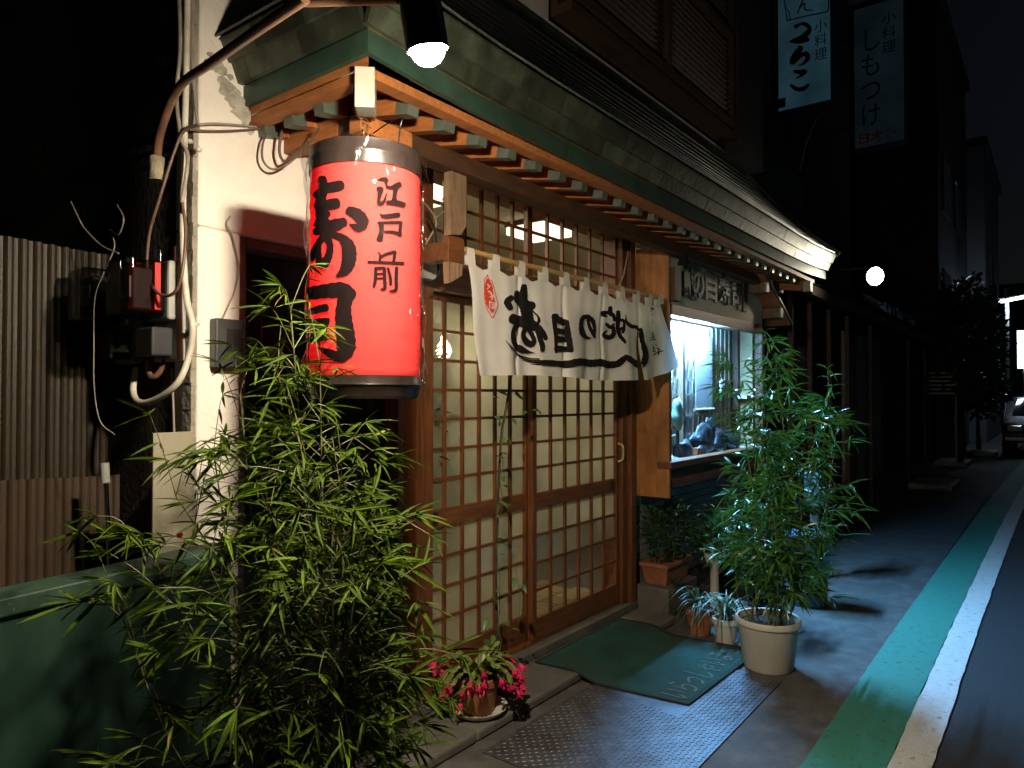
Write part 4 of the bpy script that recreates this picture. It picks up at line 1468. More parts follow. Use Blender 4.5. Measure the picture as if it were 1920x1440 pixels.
rockd = ['largest dark boulder in the middle of the display window', 'dark flat topped rock beside the largest boulder in the window', 'small dark rock left of the boulder behind the glass',
         'rounded dark rock near the right cheek of the display', 'low dark rock in front of the boulder on white pebbles', 'pointed dark rock standing behind the others in the display']
for i, (c, s_) in enumerate([((5.35, -0.14, 1.14), (0.22, 0.055, 0.125)), ((5.68, -0.14, 1.12), (0.15, 0.055, 0.11)), ((4.98, -0.145, 1.10), (0.13, 0.05, 0.08)),
                             ((5.95, -0.145, 1.10), (0.11, 0.05, 0.085)), ((5.16, -0.20, 1.065), (0.10, 0.03, 0.045)), ((5.53, -0.125, 1.20), (0.07, 0.035, 0.13))]):
    tag(blob(c, s_, i, ROCK, 'rock', None), rockd[i], 'rock', 'rocks in the display window')
pb = MB()
ico = bmesh.new()
bmesh.ops.create_icosphere(ico, subdivisions=1, radius=1)
icv = [v_.co.copy() for v_ in ico.verts]
icf = [tuple(v_.index for v_ in f_.verts) for f_ in ico.faces]
ico.free()
for i in range(900):
    x, y = rr.uniform(4.46, 6.23), rr.uniform(-0.232, -0.10)
    s_ = rr.uniform(0.009, 0.019)
    pb.add([(x + p.x * s_ * 1.2, y + p.y * s_, 1.022 + s_ * 0.5 + 0.02 * max(0, (y + 0.22)) / 0.12 + p.z * s_ * 0.8) for p in icv], icf)
po = pb.build('white_pebbles', PEBB, None, True)
tag(po, 'white pebbles spread along the bottom of the display window', 'pebbles', kind='stuff')
orn = thing('folded_ornament', 'pale green cloth ornament standing at the left of the display', 'ornament', (4.86, -0.15, 1.03))
blob((4.86, -0.15, 1.36), (0.075, 0.04, 0.11), 20, mat('celadon', (0.35, 0.52, 0.45), 0.5, 0.15, 12), 'bundle', orn)
MB().tube([(4.87, -0.15, 1.02), (4.86, -0.15, 1.3)], 0.012, 8).build('stand', WOODD, orn, True)
MB().box(5.02, 5.09, -0.235, -0.195, 1.03, 1.11).build('small_box', TERRA, orn)
fo = thing('flower_ornament', 'small bunch of flowers tied to the lattice behind the glass', 'ornament', (5.86, -0.1, 1.45))
blob((5.86, -0.10, 1.58), (0.05, 0.018, 0.06), 8, mat('lilac', (0.6, 0.58, 0.75), 0.6), 'blossom', fo)
blob((5.85, -0.10, 1.49), (0.035, 0.018, 0.05), 9, LEAFD, 'leaves', fo)

# ================================================================== plants
def leafmesh(L, W, m, fold=0.25, droop=0.12, name='leaf', n=5):
    """pointed blade along +X, folded on its midrib and drooping to the tip"""
    mb = MB()
    rows = []
    for i in range(n + 1):
        t = i / n
        wd = W * (math.sin(PI * min(1, t * 0.92 + 0.06)) ** 0.75) * (1 - 0.35 * t) if 0 < i < n else 0.0006
        z = -droop * L * t * t
        rows.append((t * L, wd, z))
    for x, wd, z in rows:
        mb.v += [(x, -wd / 2, z + wd * fold), (x, 0, z), (x, wd / 2, z + wd * fold)]
    for i in range(n):
        a = i * 3
        mb.f += [(a, a + 3, a + 4, a + 1), (a + 1, a + 4, a + 5, a + 2)]
    me = mb.mesh(name, m, True)
    return me


def aim(p, d, roll=0.0, s=1.0):
    d = Vector(d).normalized()
    q_ = d.to_track_quat('X', 'Z').to_matrix().to_4x4()
    return Matrix.Translation(p) @ q_ @ Matrix.Rotation(roll, 4, 'X') @ Matrix.Scale(s, 4)


def bamboo(root, base, culms, leafset, stemm, env, nleaf, rs, fan=(4, 7), blen=(0.06, 0.2), droop=0.4, yellow=None, step=0.085, limit=300, z0=0.25, rstem=0.0045):
    """culms: list of (start offset, top point); env(z) = spread of the foliage at that height"""
    items = []
    tw = MB()
    yl = []
    for (sx_, sy_), top in culms:
        a = Vector(base) + Vector((sx_, sy_, 0))
        b = Vector(top)
        mid = a.lerp(b, 0.55) + Vector((rs.uniform(-.03, .03), rs.uniform(-.03, .03), 0)) + Vector((sx_, sy_, 0)) * 0.4
        pts = catmull([a, mid, b], 12)
        n_ = len(pts)
        MB().tube(pts, [rstem * (1 - 0.7 * i / n_) for i in range(n_)], 6).build('culm', stemm, root, True)
        L_ = (b - a).length
        k = max(4, int(L_ / step))
        for i in range(1, k + 1):
            t = i / k
            p = pts[min(n_ - 1, int(t * (n_ - 1)))]
            if p.z < z0: continue
            R_ = env(p.z)
            for rep in range(2 if t < 0.92 else 3):
                an = rs.uniform(0, 2 * PI)
                if nleaf and rs.random() > nleaf: continue
                bl = min(rs.uniform(*blen), 0.35) * (0.5 + R_ * 1.6)
                el = rs.uniform(0.1, 0.9) if t < 0.9 else rs.uniform(0.6, 1.4)
                d = Vector((math.cos(an) * math.cos(el), math.sin(an) * math.cos(el), math.sin(el)))
                c1 = p + d * bl * 0.6
                e = p + d * bl + Vector((0, 0, -droop * bl * rs.uniform(0.1, 0.8)))
                tw.tube(catmull([p, c1, e], 3), [0.0014, .0013, .0012, .0011, .001, .0009, .0008][:7], 4, False)
                for q0, nn in ((c1, rs.randint(1, 3)), (e, rs.randint(*fan))):
                    for f_ in range(nn):
                        ya = an + rs.uniform(-1.25, 1.25)
                        ee = rs.uniform(-0.75, 0.55)
                        ld_ = Vector((math.cos(ya) * math.cos(ee), math.sin(ya) * math.cos(ee), math.sin(ee)))
                        items.append((rs.choice(leafset), aim(q0, ld_, rs.uniform(-0.9, 0.9), rs.uniform(0.65, 1.15))))
    o_ = tw.build('twigs', stemm, root)
    o_['kind'] = 'stuff'
    if yellow:
        for _ in range(14):
            me, mw = items.pop(rs.randrange(len(items)))
            inst(yellow, 'leaf', mw, root)
    spread(items, 'leaf', 'foliage', leafset[0].materials[0], root, limit - (14 if yellow else 0))
    return len(items)


rs = random.Random(11)
# --- big bamboo in front of the side door
LB_ = [leafmesh(L, W, LEAFB, name='leaf') for L, W in ((0.075, 0.009), (0.092, 0.0105), (0.062, 0.0085), (0.105, 0.011))]
YB_ = leafmesh(0.065, 0.009, LEAFY, name='leaf')
bx, by = 1.16, -0.93
bam = thing('potted_bamboo', 'tall leafy green bamboo in a dark pot before the side doorway', 'bamboo', (bx, by, 0))
MB().lathe([(0.0, 0.0), (0.17, 0.0), (0.19, 0.02), (0.235, 0.33), (0.245, 0.345), (0.23, 0.345), (0.215, 0.32)], (bx, by, 0.0065), 32).build('pot', mat('dark_glaze', (0.03, 0.028, 0.025), 0.35, 0.3), bam, True)
MB().disc((bx, by, 0.325), 0.217, 28).build('soil', SOIL, bam)
env = lambda z: max(0.06, 0.46 - 0.34 * max(0, z - 0.75) / 0.9)
tops = [at(545, 580, d=1.86), at(520, 700, d=1.92), at(600, 690, d=1.83), at(450, 740, d=1.86), at(640, 860, d=1.75), at(400, 850, d=1.85), at(690, 900, d=1.8), at(330, 930, d=1.72), at(560, 800, d=1.62),
        at(690, 1010, d=1.75), at(290, 1050, d=1.6), at(480, 900, d=1.65), at(620, 1000, d=1.58), at(230, 1160, d=1.55), at(500, 1030, d=1.5), at(390, 1060, d=1.5), at(660, 1130, d=1.5), at(540, 760, d=1.9)]
cul = [((rs.uniform(-.13, .13), rs.uniform(-.12, .12)), t) for t in tops]
nb_ = bamboo(bam, (bx, by, 0.32), cul, LB_, STEMY, env, 0.95, rs, fan=(5, 8), blen=(0.10, 0.26), droop=0.45, yellow=YB_, step=0.072, z0=0.42)

# --- palm-like bamboo in the big white pot by the display window
LR_ = [leafmesh(L, W, LEAFR, name='leaf', droop=0.22) for L, W in ((0.12, 0.015), (0.15, 0.018), (0.10, 0.014))]
px_, py_ = 3.99, -1.075
pal_ = thing('potted_bamboo', 'tall bamboo with narrow glossy leaves in a large cream white pot', 'bamboo', (px_, py_, 0))
MB().lathe([(0.0, 0.0), (0.125, 0.0), (0.132, 0.01), (0.160, 0.235), (0.163, 0.24), (0.172, 0.243), (0.174, 0.268), (0.168, 0.275), (0.158, 0.272), (0.152, 0.235)], (px_, py_, 0.0065), 48, 0.004).build('pot', POTW, pal_, True)
MB().disc((px_, py_, 0.245), 0.154, 28).build('soil', SOIL, pal_)
env2 = lambda z: 0.30 if z < 1.35 else 0.2
tops2 = [at(1440, 655, d=4.0), at(1455, 690, d=3.95), at(1470, 760, d=3.9), at(1420, 760, d=3.95), at(1555, 735, d=4.05), at(1540, 800, d=4.0), at(1570, 790, d=4.1), at(1430, 850, d=3.85), at(1500, 880, d=3.85),
         at(1540, 950, d=3.95), at(1410, 960, d=3.85), at(1460, 940, d=3.8), at(1500, 1030, d=3.8), at(1420, 1050, d=3.8), at(1545, 1040, d=3.95), at(1400, 1000, d=4.05), at(1490, 960, d=4.1), at(1375, 700, d=3.98), at(1455, 1090, d=3.75), at(1380, 1080, d=3.95)]
cul2 = [((rs.uniform(-.10, .10), rs.uniform(-.10, .10)), t) for t in tops2]
bamboo(pal_, (px_, py_, 0.25), cul2, LR_, STEMG, env2, 0.95, rs, fan=(4, 7), blen=(0.06, 0.19), droop=0.15, step=0.085, z0=0.40)


def pot(parent, c, r0, r1, h, m, rim=0.008, n=36, soil=True):
    MB().lathe([(0, 0), (r0, 0), (r0 * 1.02, 0.004), (r1 * 0.98, h - 0.03), (r1 + rim, h - 0.029), (r1 + rim, h), (r1 - 0.008, h), (r1 - 0.012, h - 0.025)], c, n).build('pot', m, parent, True)
    if soil:
        MB().disc((c[0], c[1], c[2] + h - 0.02), r1 - 0.009, 24).build('soil', SOIL, parent)


def spider(root, c, n, L, m, rs, W=0.016):
    ms = []
    for k in range(4):
        mb = MB()
        ll = L * (0.75 + 0.15 * k)
        for i in range(8):
            t = i / 7
            ang = 1.25 - 1.9 * t
            x = ll * (0.62 * t + 0.05 * t * t)
            z = ll * (0.95 * t - 0.98 * t * t * (0.8 + .12 * k))
            wd = W * (1 - t) ** 0.7 + 0.001
            mb.v += [(x, -wd / 2, z + wd * .2), (x, 0, z), (x, wd / 2, z + wd * .2)]
        for i in range(7):
            a = 3 * i
            mb.f += [(a, a + 3, a + 4, a + 1), (a + 1, a + 4, a + 5, a + 2)]
        ms.append(mb.mesh('blade', m, True))
    for i in range(n):
        mw = Matrix.Translation(c) @ Matrix.Rotation(rs.uniform(0, 2 * PI), 4, 'Z') @ Matrix.Rotation(rs.uniform(-0.5, 0.35), 4, 'Y') @ Matrix.Scale(rs.uniform(.7, 1.1), 4)
        inst(rs.choice(ms), 'blade', mw, root)


def bush(root, c, rx, ry, rz_, n, me, rs, m, name='foliage', stems=7):
    c = Vector(c)
    it = []
    for i in range(n):
        while True:
            p = Vector((rs.uniform(-1, 1), rs.uniform(-1, 1), rs.uniform(-1, 1)))
            if 0.25 < p.length < 1: break
        lump = 1 + 0.22 * math.sin(p.x * 5 + 1) * math.sin(p.y * 4 + p.z * 3)
        q_ = c + Vector((p.x * rx, p.y * ry, p.z * rz_)) * lump
        d = Vector((p.x, p.y, p.z * .6 + .25)) + Vector((rs.uniform(-.7, .7), rs.uniform(-.7, .7), rs.uniform(-.5, .5)))
        it.append((me, aim(q_, d, rs.uniform(-1, 1), rs.uniform(.6, 1.25))))
    join_mesh(name, it, m, root, True)
    for k in range(stems):
        a = rs.uniform(0, 2 * PI)
        MB().tube(catmull([c + Vector((0.02 * math.cos(a), .02 * math.sin(a), -rz_ * 1.25)), c + Vector((rx * .3 * math.cos(a), ry * .3 * math.sin(a), -rz_ * .2)), c + Vector((rx * .7 * math.cos(a), ry * .7 * math.sin(a), rz_ * .5))], 4), [.006 - .0005 * i for i in range(9)], 5, False).build('stem', BARK, root, True)


# concrete block by the wall with the planter on it
kb = MB().box(4.42, 4.90, -0.28, -0.03, 0.0065, 0.20).build('concrete_block', CONC, bevel=0.012)
tag(kb, 'low concrete block under the terracotta planter by the door', 'block')
pl1 = thing('planter_shrub', 'small leafed shrub in a long terracotta planter on the concrete block', 'plant', (4.66, -0.155, 0.2005))
mb = MB()
pr = [(-0.17, -0.075, 0), (0.17, -0.075, 0), (0.17, 0.075, 0), (-0.17, 0.075, 0)]
top = [(-0.20, -0.095, 0.125), (0.20, -0.095, 0.125), (0.20, 0.095, 0.125), (-0.20, 0.095, 0.125)]
rim = [(-0.212, -0.107, 0.125), (0.212, -0.107, 0.125), (0.212, 0.107, 0.125), (-0.212, 0.107, 0.125)]
rim2 = [(x, y, 0.15) for x, y, z in rim]
inn = [(x * 0.93, y * 0.88, 0.15) for x, y, z in rim]
sl3 = [(x * 0.93, y * 0.88, 0.13) for x, y, z in rim]
allv = [(4.66 + x, -0.155 + y, 0.2008 + z) for x, y, z in pr + top + rim + rim2 + inn + sl3]
ff = [(3, 2, 1, 0)]
for k in range(5):
    for i in range(4):
        ff.append((k * 4 + i, k * 4 + (i + 1) % 4, (k + 1) * 4 + (i + 1) % 4, (k + 1) * 4 + i))
ff.append((20, 21, 22, 23))
mb.add(allv, ff)
mb.build('planter', TERRA, pl1, bevel=0.003)
smallleaf = leafmesh(0.038, 0.018, LEAFD, name='leaf', n=3)
bush(pl1, (4.66, -0.175, 0.56), 0.28, 0.17, 0.20, 1100, smallleaf, rs, LEAFD)
tr_ = thing('trailing_sprig', 'little green sprig growing on the concrete block below the planter', 'plant', (4.55, -0.26, 0.205))
bush(tr_, (4.53, -0.285, 0.215), 0.05, 0.03, 0.045, 26, smallleaf, rs, LEAFD, stems=2)

s1 = thing('spider_plant', 'arching spider plant in a small terracotta pot beside the door mat', 'plant', (4.30, -0.55, 0.0065))
pot(s1, (4.28, -0.56, 0.0068), 0.062, 0.086, 0.16, TERRA)
spider(s1, (4.28, -0.56, 0.155), 44, 0.44, LEAFG, rs)
s2 = thing('spider_plant', 'arching spider plant in a small white pot next to the large white pot', 'plant', (4.20, -0.76, 0.0065))
pot(s2, (4.20, -0.755, 0.0068), 0.052, 0.073, 0.155, POTW)
spider(s2, (4.20, -0.755, 0.15), 44, 0.40, LEAFG, rs)
s3 = thing('pedestal_plant', 'dark glossy shrub in a slim white pedestal pot behind the spider plants', 'plant', (4.72, -0.48, 0.0065))
MB().lathe([(0, 0), (.06, 0), (.065, .01), (.03, .04), (.028, .32), (.06, .36), (.075, .42), (.068, .42), (.06, .39)], (4.72, -0.48, 0.0068), 28).build('pot', POTW, s3, True)
bush(s3, (4.76, -0.50, 0.50), 0.17, 0.15, 0.17, 380, leafmesh(0.055, 0.026, LEAFD, name='leaf', n=3), rs, LEAFD)
s4 = thing('dark_shrub', 'dark shrub in a black pot under the display window', 'plant', (5.25, -0.42, 0.0065))
pot(s4, (5.25, -0.42, 0.0068), 0.10, 0.13, 0.22, DKGREY)
bush(s4, (5.25, -0.42, 0.50), 0.26, 0.2, 0.27, 420, leafmesh(0.08, 0.02, LEAFD, name='leaf', n=3), rs, LEAFD)
s5 = thing('leafy_shrub', 'low glossy shrub in a dark pot left behind the large white pot', 'plant', (4.60, -0.85, 0.0065))
pot(s5, (4.62, -0.86, 0.0068), 0.08, 0.11, 0.18, DKGREY)
bush(s5, (4.62, -0.84, 0.42), 0.19, 0.17, 0.22, 420, leafmesh(0.06, 0.022, LEAFD, name='leaf', n=3), rs, LEAFD)

# --- crab cactus with pink flowers
cx, cy = 2.505, -0.235
cz = 0.0555
cac = thing('flowering_cactus', 'crab cactus with drooping pink flowers in a terracotta pot on a white saucer', 'plant', (cx, cy, cz))
MB().lathe([(0, 0), (0.10, 0), (0.115, 0.006), (0.130, 0.028), (0.136, 0.030), (0.133, 0.022), (0.116, 0.008), (0.0, 0.007)], (cx, cy, cz + .0004), 36).build('saucer', POTW, cac, True)
MB().lathe([(0, 0.0), (0.070, 0.0), (0.074, 0.004), (0.092, 0.125), (0.102, 0.127), (0.105, 0.16), (0.092, 0.161), (0.088, 0.14)], (cx, cy, cz + 0.008), 36).build('pot', TERRA, cac, True)
MB().disc((cx, cy, cz + 0.153), 0.09, 24).build('soil', SOIL, cac)
seg = MB()
for (x0, x1, wd) in ((0, 0.034, 0.02),):
    pf_ = [(0.0, 0.006), (0.006, 0.012), (0.012, 0.018), (0.018, 0.015), (0.024, 0.021), (0.031, 0.013), (0.035, 0.007)]
    n_ = len(pf_)
    v = [(x, y / 2, 0.0018) for x, y in pf_] + [(x, -y / 2, 0.0018) for x, y in pf_] + [(x, 0, -0.002) for x, y in pf_] + [(x, 0, 0.0045) for x, y in pf_]
    f = []
    for i in range(n_ - 1):
        f += [(i, i + 1, 3 * n_ + i + 1, 3 * n_ + i), (3 * n_ + i, 3 * n_ + i + 1, n_ + i + 1, n_ + i), (2 * n_ + i, 2 * n_ + i + 1, i + 1, i), (n_ + i, n_ + i + 1, 2 * n_ + i + 1, 2 * n_ + i)]
    seg.add(v, f)
segm = seg.mesh('stem_segment', CACT, True)
fl_ = MB()
for ring_, (n_, L_, sp_, off) in enumerate(((7, 0.030, 0.55, 0.0), (7, 0.028, 0.95, 0.014), (6, 0.020, 1.25, 0.026))):
    for k in range(n_):
        a = 2 * PI * k / n_ + ring_ * 0.4
        dx = Vector((math.cos(sp_), math.sin(sp_) * math.cos(a), math.sin(sp_) * math.sin(a)))
        sd_ = Vector((0, -math.sin(a), math.cos(a)))
        b0 = Vector((off, 0, 0))
        fl_.add([b0, b0 + dx * L_ * .5 + sd_ * .006, b0 + dx * L_, b0 + dx * L_ * .5 - sd_ * .006, b0 + dx * L_ * .5 + Vector((.003, 0, 0))], [(0, 1, 4), (1, 2, 4), (2, 3, 4), (3, 0, 4)])
fl_.tube([(0, 0, 0), (0.03, 0, 0), (0.045, 0, 0)], [0.004, 0.005, 0.003], 6)
flm = fl_.mesh('flower', PINK, True)
tips = []
for i in range(60):
    a = rs.uniform(0, 2 * PI)
    el = rs.uniform(0.35, 1.45)
    p = Vector((cx + 0.03 * math.cos(a), cy + 0.03 * math.sin(a), cz + 0.165))
    nseg = rs.randint(3, 5)
    for k in range(nseg):
        d = Vector((math.cos(a) * math.cos(el), math.sin(a) * math.cos(el), math.sin(el)))
        inst(segm, 'stem_segment', aim(p, d, rs.uniform(-.6, .6), 1.3), cac)
        p = p + d * 0.043
        el -= rs.uniform(0.30, 0.62)
        a += rs.uniform(-.2, .2)
    tips.append((p, a, el))
tips.sort(key=lambda t: t[0].z)
for p, a, el in tips[:44]:
    d = Vector((math.cos(a) * .6, math.sin(a) * .6, -0.8))
    inst(flm, 'flower', aim(p, d, 0, rs.uniform(1.0, 1.4)), cac)

# --- climbing vine on a dark stick in front of the doors
vx = thing('climbing_vine', 'thin climbing vine on a dark stick before the lattice doors', 'plant', (2.72, -0.16, 0.055))
pot(vx, (2.74, -0.17, 0.0558), 0.05, 0.068, 0.10, DKGREY)
stp_ = [at(932, 1180, y=-.17), at(930, 1050, y=-.17), at(934, 930, y=-.17), at(940, 820, y=-.18), at(950, 760, y=-.2), at(958, 705, y=-.24), at(960, 680, y=-.26)]
stp_ = [Vector((2.74, -0.17, 0.13))] + stp_
cable('stick', stp_, 0.007, BARK, vx)
vine = [p + Vector((random.uniform(-.018, .018), -0.012, 0)) for p in catmull(stp_, 4)]
cable('vine_stem', vine, 0.0025, STEMG, vx, 5, 3)
cable('vine_stem', [at(948, 1000, y=-.17), at(965, 1060, y=-.16), at(975, 1120, y=-.15), at(972, 1170, y=-.15)], 0.0015, STEMG, vx, 5, 5)
vl = leafmesh(0.055, 0.032, mat('vine_leaf', (0.07, 0.16, 0.03), 0.4, 0.35, 12, trans=0.2, rnd=0.25), 0.2, 0.25, 'leaf', 4)
for i, (x, y) in enumerate([(935, 735), (925, 745), (965, 735), (985, 770), (1003, 765), (928, 780), (940, 790), (960, 785), (945, 820), (935, 850), (925, 855), (943, 893), (942, 910), (935, 940), (950, 948), (938, 965), (928, 1012), (940, 1018), (935, 1040), (932, 1105), (945, 1112), (965, 1082), (980, 1095), (950, 825), (972, 742), (998, 770), (920, 1120), (915, 1160), (950, 1165), (960, 1180), (975, 1190), (925, 1190), (990, 1180), (905, 1200)]):
    p = at(x, y, y=-.19)
    a = rs.uniform(0, 2 * PI)
    inst(vl, 'leaf', aim(p, (math.cos(a), -abs(math.sin(a)), rs.uniform(-.7, .2)), rs.uniform(-.6, .6), rs.uniform(.7, 1.15)), vx)

# plant standing inside behind the left door
ip = thing('indoor_plant', 'leafy plant seen through the left frosted lattice panes', 'plant', (2.55, 0.28, 0.1))
pot(ip, (2.57, 0.30, 0.1045), 0.08, 0.11, 0.2, TERRA)
bush(ip, (2.55, 0.17, 1.35), 0.14, 0.07, 0.5, 240, leafmesh(0.09, 0.04, LEAFD, name='leaf', n=3), rs, LEAFD)
MB().tube([(2.57, 0.28, 0.29), (2.57, 0.27, 1.3)], 0.012, 6).build('trunk', BARK, ip, True)

# ================================================================== door mat
dm = thing('door_mat', 'worn green door mat with faded writing before the lattice doors', 'mat', (3.62, -0.5, 0.01))


def mz(y):
    t = min(1, max(0, (-y - 0.30) / 0.18))
    t = t * t * (3 - 2 * t)
    return (0.0565 + 0.003) * (1 - t) + 0.0165 * t


def mx(x, y):
    return (x, y + 0.02 * (x - 3.6), 0)


mb = MB()
e_ = MB()
nx_, ny_ = 20, 24
for j in range(ny_ + 1):
    for i in range(nx_ + 1):
        x = 3.14 + 0.93 * i / nx_ + 0.10 * (1 - j / ny_)
        y = -0.965 + 0.86 * j / ny_ + 0.03 * (1 - i / nx_) * (1 - j / ny_)
        mb.v.append((x, y, mz(y) + 0.006 + 0.0012 * math.sin(x * 13 + y * 7)))
for j in range(ny_):
    for i in range(nx_):
        a = j * (nx_ + 1) + i
        mb.f.append((a, a + 1, a + nx_ + 2, a + nx_ + 1))
top_o = mb.build('pile', MATG, dm, True)
md = top_o.modifiers.new('thick', 'SOLIDIFY'); md.thickness = 0.006; md.offset = -1
ring_ids = [i for i in range(nx_ + 1)] + [j * (nx_ + 1) + nx_ for j in range(1, ny_ + 1)] + [ny_ * (nx_ + 1) + i for i in range(nx_ - 1, -1, -1)] + [j * (nx_ + 1) for j in range(ny_ - 1, -1, -1)]
MB().tube([Vector(mb.v[i]) - Vector((0, 0, 0.003)) for i in ring_ids], 0.006, 6).build('edge', MATE, dm, True)
text('lettering', 'いらっしゃいませ', 0.105, 0.19, MATT, (3.25, -0.905, 0.0255), (1, 0.02, 0), (0.05, 1, 0), dm)

# ================================================================== left side: meters, cables, fence, low wall
gw = thing('green_wall', 'low dark green painted wall with a rounded cap left of the bamboo', 'wall', (0.9, 0.0, 0))
MB().beam((0.02, -0.125, 0.445), (1.325, -0.105, 0.485), 0.10, 0.92).build('panel', GWALL, gw)
MB().beam((0.02, -0.125, 0.927), (1.33, -0.105, 0.972), 0.13, 0.05).build('cap', GCAP, gw, bevel=0.005)


def corrugated(name, label, y, x0, x1, z0, z1, pitch, amp, m):
    mb = MB()
    n_ = int((x1 - x0) / pitch * 8)
    for i in range(n_ + 1):
        x = x0 + (x1 - x0) * i / n_
        s_ = math.sin(2 * PI * x / pitch)
        yy = y + amp * max(-0.75, min(0.75, s_ * 1.3))
        mb.v += [(x, yy, z0), (x, yy, z1 + 0.006 * math.sin(x * 9))]
    mb.f = [(2 * i, 2 * i + 2, 2 * i + 3, 2 * i + 1) for i in range(n_)]
    o_ = mb.build(name, m, None)
    md_ = o_.modifiers.new('thick', 'SOLIDIFY'); md_.thickness = 0.0015
    tag(o_, label, 'fence')
    return o_


corrugated('corrugated_fence', 'tall brown corrugated sheet fence behind the electricity meters', 0.60, -0.6, 1.25, 0.0, 2.06, 0.046, 0.009, CORR)
corrugated('corrugated_fence', 'lower brown corrugated sheet with wider ribs above the green wall', 0.545, -0.4, 1.265, 0.2, 1.2, 0.058, 0.011, mat('brown_sheet_low', (0.062, 0.040, 0.024), 0.5, 0.2, 4, 0.1, 40))
gb = MB().box(1.13, 1.262, -0.008, 0.004, 0.94, 1.378).build('grey_board', mat('fibre_board', (0.30, 0.28, 0.2), 0.85, 0.12, 5, 0.2, 60), None, bevel=0.002)
tag(gb, 'plain grey board fixed beside the white wall above the green wall', 'board')


def meter(y, label, redtag):
    m_ = thing('electricity_meter', label, 'meter', (1.27, y, 1.6), 'electricity meters on the side wall')
    MB().box(1.235, 1.268, y - 0.085, y + 0.085, 1.62, 1.97).build('back_plate', GREYP, m_, bevel=0.008)
    MB().box(1.205, 1.2345, y - 0.08, y + 0.08, 1.76, 1.965).build('flange', GREYP, m_, bevel=0.01)
    MB().box(1.06, 1.2045, y - 0.072, y + 0.072, 1.765, 1.96).build('cover', DOME, m_, bevel=0.018)
    MB().box(1.10, 1.20, y - 0.055, y + 0.055, 1.79, 1.93).build('works', DKGREY, m_, bevel=0.006)
    MB().box(1.094, 1.0995, y - 0.04, y + 0.04, 1.83, 1.90).build('dial', GREYP, m_)
    if redtag:
        MB().box(1.160, 1.180, y - 0.079, y - 0.0725, 1.79, 1.95).build('red_tag', REDP, m_, bevel=0.002)
    MB().box(1.16, 1.2345, y - 0.06, y + 0.06, 1.635, 1.735).build('terminal_box', DKGREY, m_, bevel=0.008)
    for k in (-0.05, 0.05):
        MB().tube([(1.24, y + k, 1.965), (1.24, y + k, 2.02)], 0.006, 8).build('terminal', CHROME, m_, True)


meter(0.13, 'nearer electricity meter with a red tag under its clear cover', True)
meter(0.44, 'farther electricity meter half hidden behind the nearer one', False)


def cab(name, label, pts, r, m, group='cables by the wall corner'):
    o_ = cable(name, pts, r, m, None, 8, 8)
    return tag(o_, label, 'cable', group)


X0 = 1.235
cab('conduit', 'white conduit running down the wall corner and curving under the meters', [at(352, -30, x=X0), at(349, 150, x=X0), at(345, 300, x=X0), at(343, 450, x=X0), at(350, 560, x=X0), at(361, 610, x=X0), at(355, 665, x=X0), at(335, 715, x=X0 - .03), at(300, 745, x=X0 - .05), at(265, 755, x=X0 - .06), at(250, 735, x=X0 - .05), at(255, 690, x=X0 - .03)], 0.011, CABLEW)
cab('cable', 'grey cable bundle strand nearest the white wall edge', [at(362, -30, x=1.25), at(360, 100, x=1.25), at(366, 190, x=1.25), at(372, 240, x=1.25)], 0.006, CABLE)
cab('cable', 'thin grey cable left of the conduit at the top', [at(335, -30, x=1.22), at(338, 90, x=1.22), at(331, 180, x=1.22), at(340, 260, x=1.22), at(352, 300, x=1.22), at(338, 400, x=1.21)], 0.007, CABLE)
cab('cable', 'loose brown cable looping from the corner down past the meter', [at(372, 235, x=1.24), at(345, 245, x=1.22), at(325, 290, x=1.2), at(300, 370, x=1.17), at(280, 440, x=1.16), at(277, 510, x=1.16), at(295, 548, x=1.16), at(322, 552, x=1.17), at(340, 520, x=1.18), at(348, 440, x=1.2), at(342, 380, x=1.21)], 0.0055, CABLEB)
cab('cable', 'pale cable from the corner to the canopy end', [at(348, 250, x=1.24), at(362, 236, y=-.04), at(400, 232, y=-.03), at(450, 235, y=-.02), at(480, 238, y=-.02)], 0.0045, CABLE)
cab('cable', 'lower of two brown cables strung to the canopy end', [at(355, 243, y=-.03), at(400, 246, y=-.025), at(460, 244, y=-.02), at(520, 238, y=-.02), at(580, 235, y=-.03)], 0.004, CABLEB)
cab('cable', 'brown cable drooping in a wide loop on the white wall', [at(505, 240, y=-.03), at(493, 268, y=-.05), at(493, 300, y=-.06), at(510, 317, y=-.07), at(535, 310, y=-.1), at(565, 285, y=-.15), at(600, 238, y=-.3)], 0.0042, CABLEB)
cab('cable', 'thick brown cable in the inner loop beside the lantern', [at(560, 215, y=-.15), at(540, 222, y=-.1), at(528, 250, y=-.08), at(524, 285, y=-.08), at(535, 303, y=-.1), at(560, 285, y=-.17), at(580, 262, y=-.25)], 0.0055, CABLEB)
cab('cable', 'bell wire beside the side doorway running to the black box', [at(432, 405, y=-.012), at(425, 420, y=-.012), at(436, 445, y=-.012), at(447, 500, y=-.012), at(440, 545, y=-.012), at(425, 580, y=-.012), at(415, 603, y=-.02)], 0.003, CABLE)
cab('cable', 'thin hanging wire in front of the corrugated fence', [at(195, 510, x=1.05), at(178, 560, x=1.05), at(176, 650, x=1.05), at(177, 730, x=1.05), at(188, 790, x=1.06), at(215, 815, x=1.08)], 0.002, CABLE)
cab('cable', 'twisted twig like wire above the meters', [at(133, 378, x=1.1), at(148, 410, x=1.1), at(160, 430, x=1.11), at(190, 460, x=1.12), at(222, 475, x=1.13)], 0.003, CABLE)
cab('cable', 'curled stiff wire above the nearer meter', [at(220, 385, x=1.15), at(232, 410, x=1.14), at(222, 440, x=1.14), at(205, 430, x=1.14), at(215, 460, x=1.14), at(200, 500, x=1.13)], 0.0025, CABLE)
